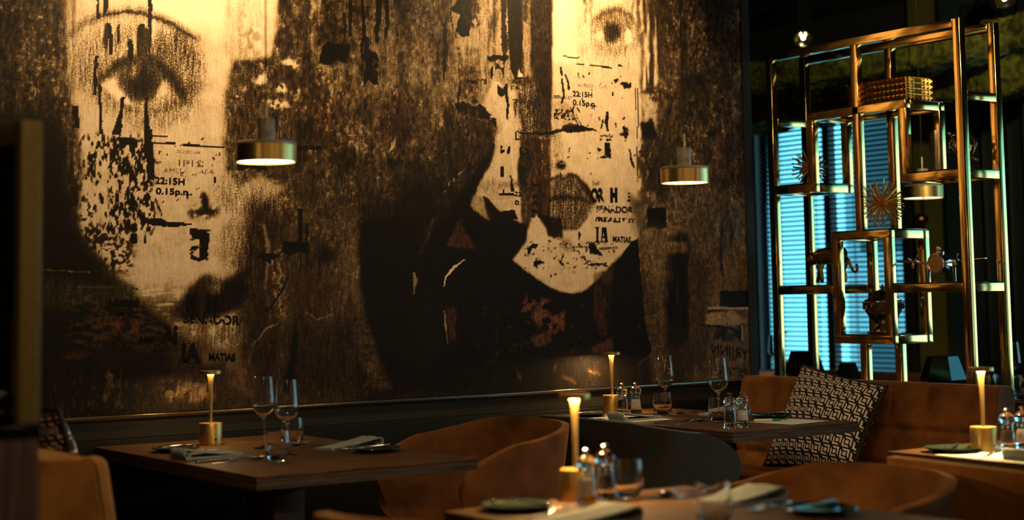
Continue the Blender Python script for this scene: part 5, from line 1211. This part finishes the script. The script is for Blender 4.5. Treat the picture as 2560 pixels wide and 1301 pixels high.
# armillary globe
BRZ = mat('aged_bronze', (0.34, 0.19, 0.09), 0.25, 1.0)
t2 = thing('armillary_globe', 'bronze globe inside rings on the right shelf', 'globe', (XM, 4.278, 1.7315))
ax_ = Matrix.Rotation(math.radians(40), 4, 'X')
def ringm(r, w, rot, z=0.098):
    q = MB(); pts = []
    for k in range(49):
        a = 2*math.pi*k/48; p = rot @ Vector((r*math.cos(a), r*math.sin(a), 0)); pts.append((p.x, p.y, p.z+z))
    q.tube(pts, w, 6, cap=False); return q
MB().sphere((0, 0, 0.098), 0.040, 24).build('globe', mat('globe_brass', (0.75, 0.50, 0.15), 0.25, 1.0), t2)
for nm, r_, rot in [('ring', 0.066, Matrix.Rotation(math.radians(90), 3, 'Y')), ('ring', 0.062, Matrix.Rotation(math.radians(55), 3, 'X')), ('ring', 0.060, Matrix.Rotation(math.radians(-40), 3, 'X') @ Matrix.Rotation(0.4, 3, 'Y')),
                    ('ring', 0.055, Matrix.Rotation(math.radians(20), 3, 'Y')), ('ring', 0.058, Matrix.Rotation(math.radians(75), 3, 'X') @ Matrix.Rotation(0.9, 3, 'Y'))]:
    ringm(r_, 0.0022, rot).build(nm, BRZ, t2)
dv = Vector((0, 0.62, 0.55)).normalized()
MB().tube([tuple(dv*0.088+Vector((0, 0, 0.098))), tuple(-dv*0.088+Vector((0, 0, 0.098)))], 0.0025, 8).build('axis', BRZ, t2)
MB().sphere(tuple(dv*0.090+Vector((0, 0, 0.098))), 0.0095, 14).build('finial', BRZ, t2); MB().sphere(tuple(-dv*0.090+Vector((0, 0, 0.098))), 0.0095, 14).build('finial', BRZ, t2)
MB().lathe([(0, 0), (0.045, 0), (0.045, 0.004), (0.018, 0.010), (0.007, 0.018), (0.006, 0.032), (0, 0.032)], 28).build('foot', BRZ, t2)
# tiger figurine, walking towards the wall (+Y) ; head low
t3 = MB()
def skin(name, nodes, edges, m_, parent=None, levels=2):
    me_ = bpy.data.meshes.new(name); me_.from_pydata([n[0] for n in nodes], edges, []); o_ = bpy.data.objects.new(name, me_); link(o_, parent)
    md_ = o_.modifiers.new('k', 'SKIN'); sv = me_.skin_vertices[0].data
    for i, n in enumerate(nodes): sv[i].radius = n[1] if isinstance(n[1], tuple) else (n[1], n[1])
    sv[0].use_root = True; md_.use_smooth_shade = True
    u_ = o_.modifiers.new('u', 'SUBSURF'); u_.levels = levels; u_.render_levels = levels
    me_.materials.append(m_); return o_
tg = [((0, 0, 0.112), 0.0338), ((0, 0.045, 0.110), 0.0351), ((0, 0.085, 0.112), 0.0390), ((0, 0.108, 0.104), 0.0286), ((0, 0.132, 0.094), 0.0247), ((0, 0.150, 0.082), 0.0156), ((0, -0.030, 0.106), 0.0325),
      # front legs
      ((0.014, 0.090, 0.080), 0.0156), ((0.015, 0.102, 0.045), 0.0111), ((0.015, 0.112, 0.018), 0.0084), ((0.015, 0.118, 0.006), 0.0097),
      ((-0.014, 0.082, 0.080), 0.0156), ((-0.015, 0.068, 0.045), 0.0111), ((-0.015, 0.060, 0.018), 0.0084), ((-0.015, 0.066, 0.006), 0.0097),
      # hind legs
      ((0.015, -0.030, 0.078), 0.0182), ((0.016, -0.018, 0.052), 0.0130), ((0.016, -0.034, 0.028), 0.0084), ((0.016, -0.026, 0.006), 0.0097),
      ((-0.015, -0.036, 0.078), 0.0182), ((-0.016, -0.040, 0.050), 0.0130), ((-0.016, -0.060, 0.028), 0.0084), ((-0.016, -0.052, 0.006), 0.0097),
      # tail
      ((0, -0.058, 0.098), 0.0091), ((0, -0.074, 0.070), 0.0065), ((0, -0.088, 0.046), 0.0059), ((0, -0.104, 0.044), 0.0059), ((0, -0.112, 0.060), 0.0059), ((0, -0.104, 0.074), 0.0065)]
te = [(0, 1), (1, 2), (2, 3), (3, 4), (4, 5), (0, 6), (2, 7), (7, 8), (8, 9), (9, 10), (2, 11), (11, 12), (12, 13), (13, 14), (6, 15), (15, 16), (16, 17), (17, 18), (6, 19), (19, 20), (20, 21), (21, 22), (6, 23), (23, 24), (24, 25), (25, 26), (26, 27), (27, 28)]
tr_ = thing('tiger_figurine', 'bronze prowling tiger figurine on the lower left shelf', 'figurine', (XM-0.02, 4.985, 1.2685)); 
bt = skin('body', tg, te, mat('tiger_brass', (0.42, 0.27, 0.10), 0.30, 1.0), tr_)
for sg in (-1, 1): MB().sphere((sg*0.013, 0.116, 0.124), 0.006, 10, (0.6, 1, 1)).build('ear', BRZ, tr_)
tr_.scale = (1.12, 1.15, 1.2)
# airplane, facing the room
t2 = thing('toy_airplane', 'silver airplane figurine with round nose facing the room, right shelf', 'figurine', (XM-0.02, 4.395, 1.2685))
CHR = mat('chrome_figure', (0.72, 0.66, 0.56), 0.12, 1.0)
rotx = Matrix.Rotation(math.radians(90), 4, 'Y')
MB().lathe([(0, -0.09), (0.012, -0.088), (0.030, -0.06), (0.040, -0.01), (0.0415, 0.030), (0.040, 0.034)], 36, mat=rotx.inverted(), c=(0, 0, 0.078)).build('fuselage', CHR, t2)
MB().lathe([(0.0415, 0.030), (0.042, 0.036), (0.038, 0.0375), (0.036, 0.035), (0.0, 0.035)], 36, mat=rotx.inverted(), c=(0, 0, 0.078)).build('nose_disc', mat('satin_copper', (0.62, 0.42, 0.24), 0.35, 1.0), t2)
def wing(sg):
    def fn(u, v):
        y = sg*(0.040+0.190*u); ch = 0.050*(1-0.55*u); x = (v-0.5)*ch; return (x, y, 0.082+0.012*u+0.003*math.sin(math.pi*v))
    q = MB().grid(fn, 16, 6); o_ = q.build('wing', CHR, t2, ang=180); md_ = o_.modifiers.new('s', 'SOLIDIFY'); md_.thickness = 0.007
wing(1); wing(-1)
def blade(c, d, L2=0.034):
    d = Vector(d).normalized(); c = Vector(c); pts = [tuple(c+d*L2*k/8) for k in range(9)]; return MB().tube(pts, [0.002, 0.0035, 0.0055, 0.007, 0.0078, 0.0078, 0.007, 0.005, 0.001], 8, flat=0.35)
for yy, ds in ((0.108, [(0, 1, 0.35), (0, -0.75, 0.85), (0, 0.1, -1)]), (-0.108, [(0, 0.9, 0.4), (0, -0.7, 0.9), (0, -0.1, -1)])):
    MB().sphere((-0.033, yy, 0.090), 0.007, 14, (2.6, 1, 1)).build('engine', CHR, t2)
    for d_ in ds: blade((-0.046, yy, 0.090), d_).build('propeller_blade', CHR, t2)
for yy in (0.070, -0.070):
    MB().tube([(0, yy, 0.078), (0, yy-0.004*(1 if yy > 0 else -1), 0.05), (0, yy, 0.0)], [0.008, 0.009, 0.006], 10).build('landing_leg', CHR, t2)
MB().sphere((-0.005, -0.002, 0.123), 0.017, 18, (1.2, 1, 0.8)).build('cockpit', CHR, t2); MB().sphere((-0.012, 0.002, 0.140), 0.010, 16).build('pilot_head', CHR, t2)
MB().sphere((-0.01, 0.0, 0.036), 0.008, 12, (1, 1.8, 0.5)).build('belly_vent', CHR, t2)
# urn
t2 = thing('lidded_urn', 'old silver lidded urn inside the lower box of the shelf', 'urn', (XM, 4.735, 1.0515))
MB().box(-0.052, 0.052, -0.052, 0.052, 0, 0.010, 0.002).lathe([(0.048, 0.010), (0.046, 0.016), (0.040, 0.020), (0.034, 0.024), (0.026, 0.034), (0.028, 0.038)], 40).build('foot', SILVER, t2)
vs_ = MB().lathe([(0.020, 0.036), (0.034, 0.044), (0.060, 0.068), (0.078, 0.096), (0.086, 0.124), (0.089, 0.134), (0.0905, 0.138), (0.086, 0.138), (0.084, 0.130), (0.07, 0.09), (0.0, 0.05)], 48).build('vessel', SILVER, t2)
q = MB()
for k in range(56): a = 2*math.pi*k/56; q.sphere((0.0885*math.cos(a), 0.0885*math.sin(a), 0.1345), 0.0026, 6)
q.build('beaded_rim', SILVER, vs_)
ld_ = MB().lathe([(0.0, 0.1395), (0.080, 0.1395), (0.082, 0.145), (0.068, 0.150), (0.060, 0.158), (0.050, 0.172), (0.034, 0.184), (0.014, 0.190), (0.008, 0.192), (0.012, 0.196), (0.0, 0.198)], 48).build('lid', SILVER, t2)
q = MB()
for k in range(5): a = 2*math.pi*k/5; q.sphere((0.006*math.cos(a), 0.006*math.sin(a), 0.200+0.003*(k % 2)), 0.006, 8)
q.sphere((0, 0, 0.209), 0.005, 8); q.build('finial', SILVER, ld_)
q = MB()
for k in range(16):
    a = 2*math.pi*k/16
    q.tube([(0.089*math.cos(a+b2), 0.089*math.sin(a+b2), z) for b2, z in ((-0.12, 0.105), (-0.1, 0.122), (0, 0.129), (0.1, 0.122), (0.12, 0.105))], 0.0028, 6)
q.xf(Matrix.Diagonal((0.97, 0.97, 1, 1))); q.build('relief_garland', SILVER, vs_)

# ------------------------------------------------------------------ behind the shelf
def facet(loc, r, h, label, n=6):
    q = MB().lathe([(0, 0), (r*0.62, 0), (r, h*0.42), (r*0.66, h), (r*0.56, h), (r*0.88, h*0.42), (r*0.5, 0.01), (0, 0.01)], n)
    o = q.build('faceted_vase', mat('black_ceramic', (0.010, 0.011, 0.013), 0.16), None, smooth=False); o.location = loc; return tag(o, label, 'vase', 'black faceted vases')
t = thing('console_table', 'dark console table behind the gold shelf', 'table', (6.1, 4.9, 0))
MB().box(-0.42, 0.42, -1.25, 1.35, 0.715, 0.755, 0.003).build('table_top', WOOD, t)
for sx_ in (-0.36, 0.36):
    for sy_ in (-1.15, 1.25): MB().box(sx_-0.03, sx_+0.03, sy_-0.03, sy_+0.03, 0, 0.714).build('leg', BLACK, t, smooth=False)
v1 = on(0, 5.86, 2012, 935); v2 = on(0, 5.78, 2358, 950); v3 = on(0, 5.95, 2085, 935)
facet((5.86, v1[1], 0.756), 0.105, 0.185, 'large black faceted vase at the left behind the shelf')
facet((5.78, v2[1], 0.756), 0.105, 0.180, 'black faceted vase near the right post of the shelf')
facet((6.02, v3[1]-0.03, 0.756), 0.062, 0.125, 'small black faceted vase beside the large one')
t = thing('far_table', 'table by the window with a glowing lamp, far left behind the shelf', 'table', (6.88, 7.2, 0))
MB().box(-0.34, 0.34, -0.55, 0.62, 0.71, 0.75, 0.003).build('table_top', WOOD, t); MB().box(-0.05, 0.05, -0.08, 0.08, 0, 0.709).build('column', BLACK, t, smooth=False)
lp = on(0, 6.95, 1956, 900); table_lamp((6.95, lp[1], TZ), 1.6, 'small glowing lamp on the far table by the window')
g5 = on(0, 6.78, 1936, 900); dup(wg, (6.78, g5[1], TZ), label='blurred wine glass left of the far window lamp')
g6 = on(0, 7.0, 1975, 900); dup(tb, (7.02, g6[1]-0.05, TZ), label='blurred tumbler right of the far window lamp')
BOO = velvet('brown_booth', (0.06, 0.022, 0.010), (0.09, 0.03, 0.012), (0.4, 0.2, 0.1))
t = thing('booth_seat', 'brown low booth back under the window behind the shelf', 'bench', (6.62, 5.98, 0))
MB().box(-0.06, 0.06, -0.42, 0.50, 0.0, 0.80, 0.03).build('backrest', BOO, t); MB().box(0.06, 0.5, -0.42, 0.50, 0.0, 0.45, 0.03).build('seat', BOO, t)
# tray of tumblers at the right
gx0 = on(0, 5.98, 2500, 960)
k = 0
for i in range(4):
    for j in range(5):
        X_ = 5.78+i*0.085; c_ = on(0, X_, 2462+j*0.0, 960); Y_ = c_[1]-j*0.086-0.02
        nm = ('tumbler in the %s row behind the shelf, %s from the right shelf post' % (('front', 'second', 'third', 'rear')[i], ('first', 'second', 'third', 'fourth', 'fifth')[j]))
        dup(tb, (X_, Y_, 0.756), label=nm, group='tumblers on the console behind the shelf')
gw = on(0, 6.15, 2530, 905); dup(wg, (6.15, gw[1], 0.756), label='tall wine glass above the tumblers at the right edge')
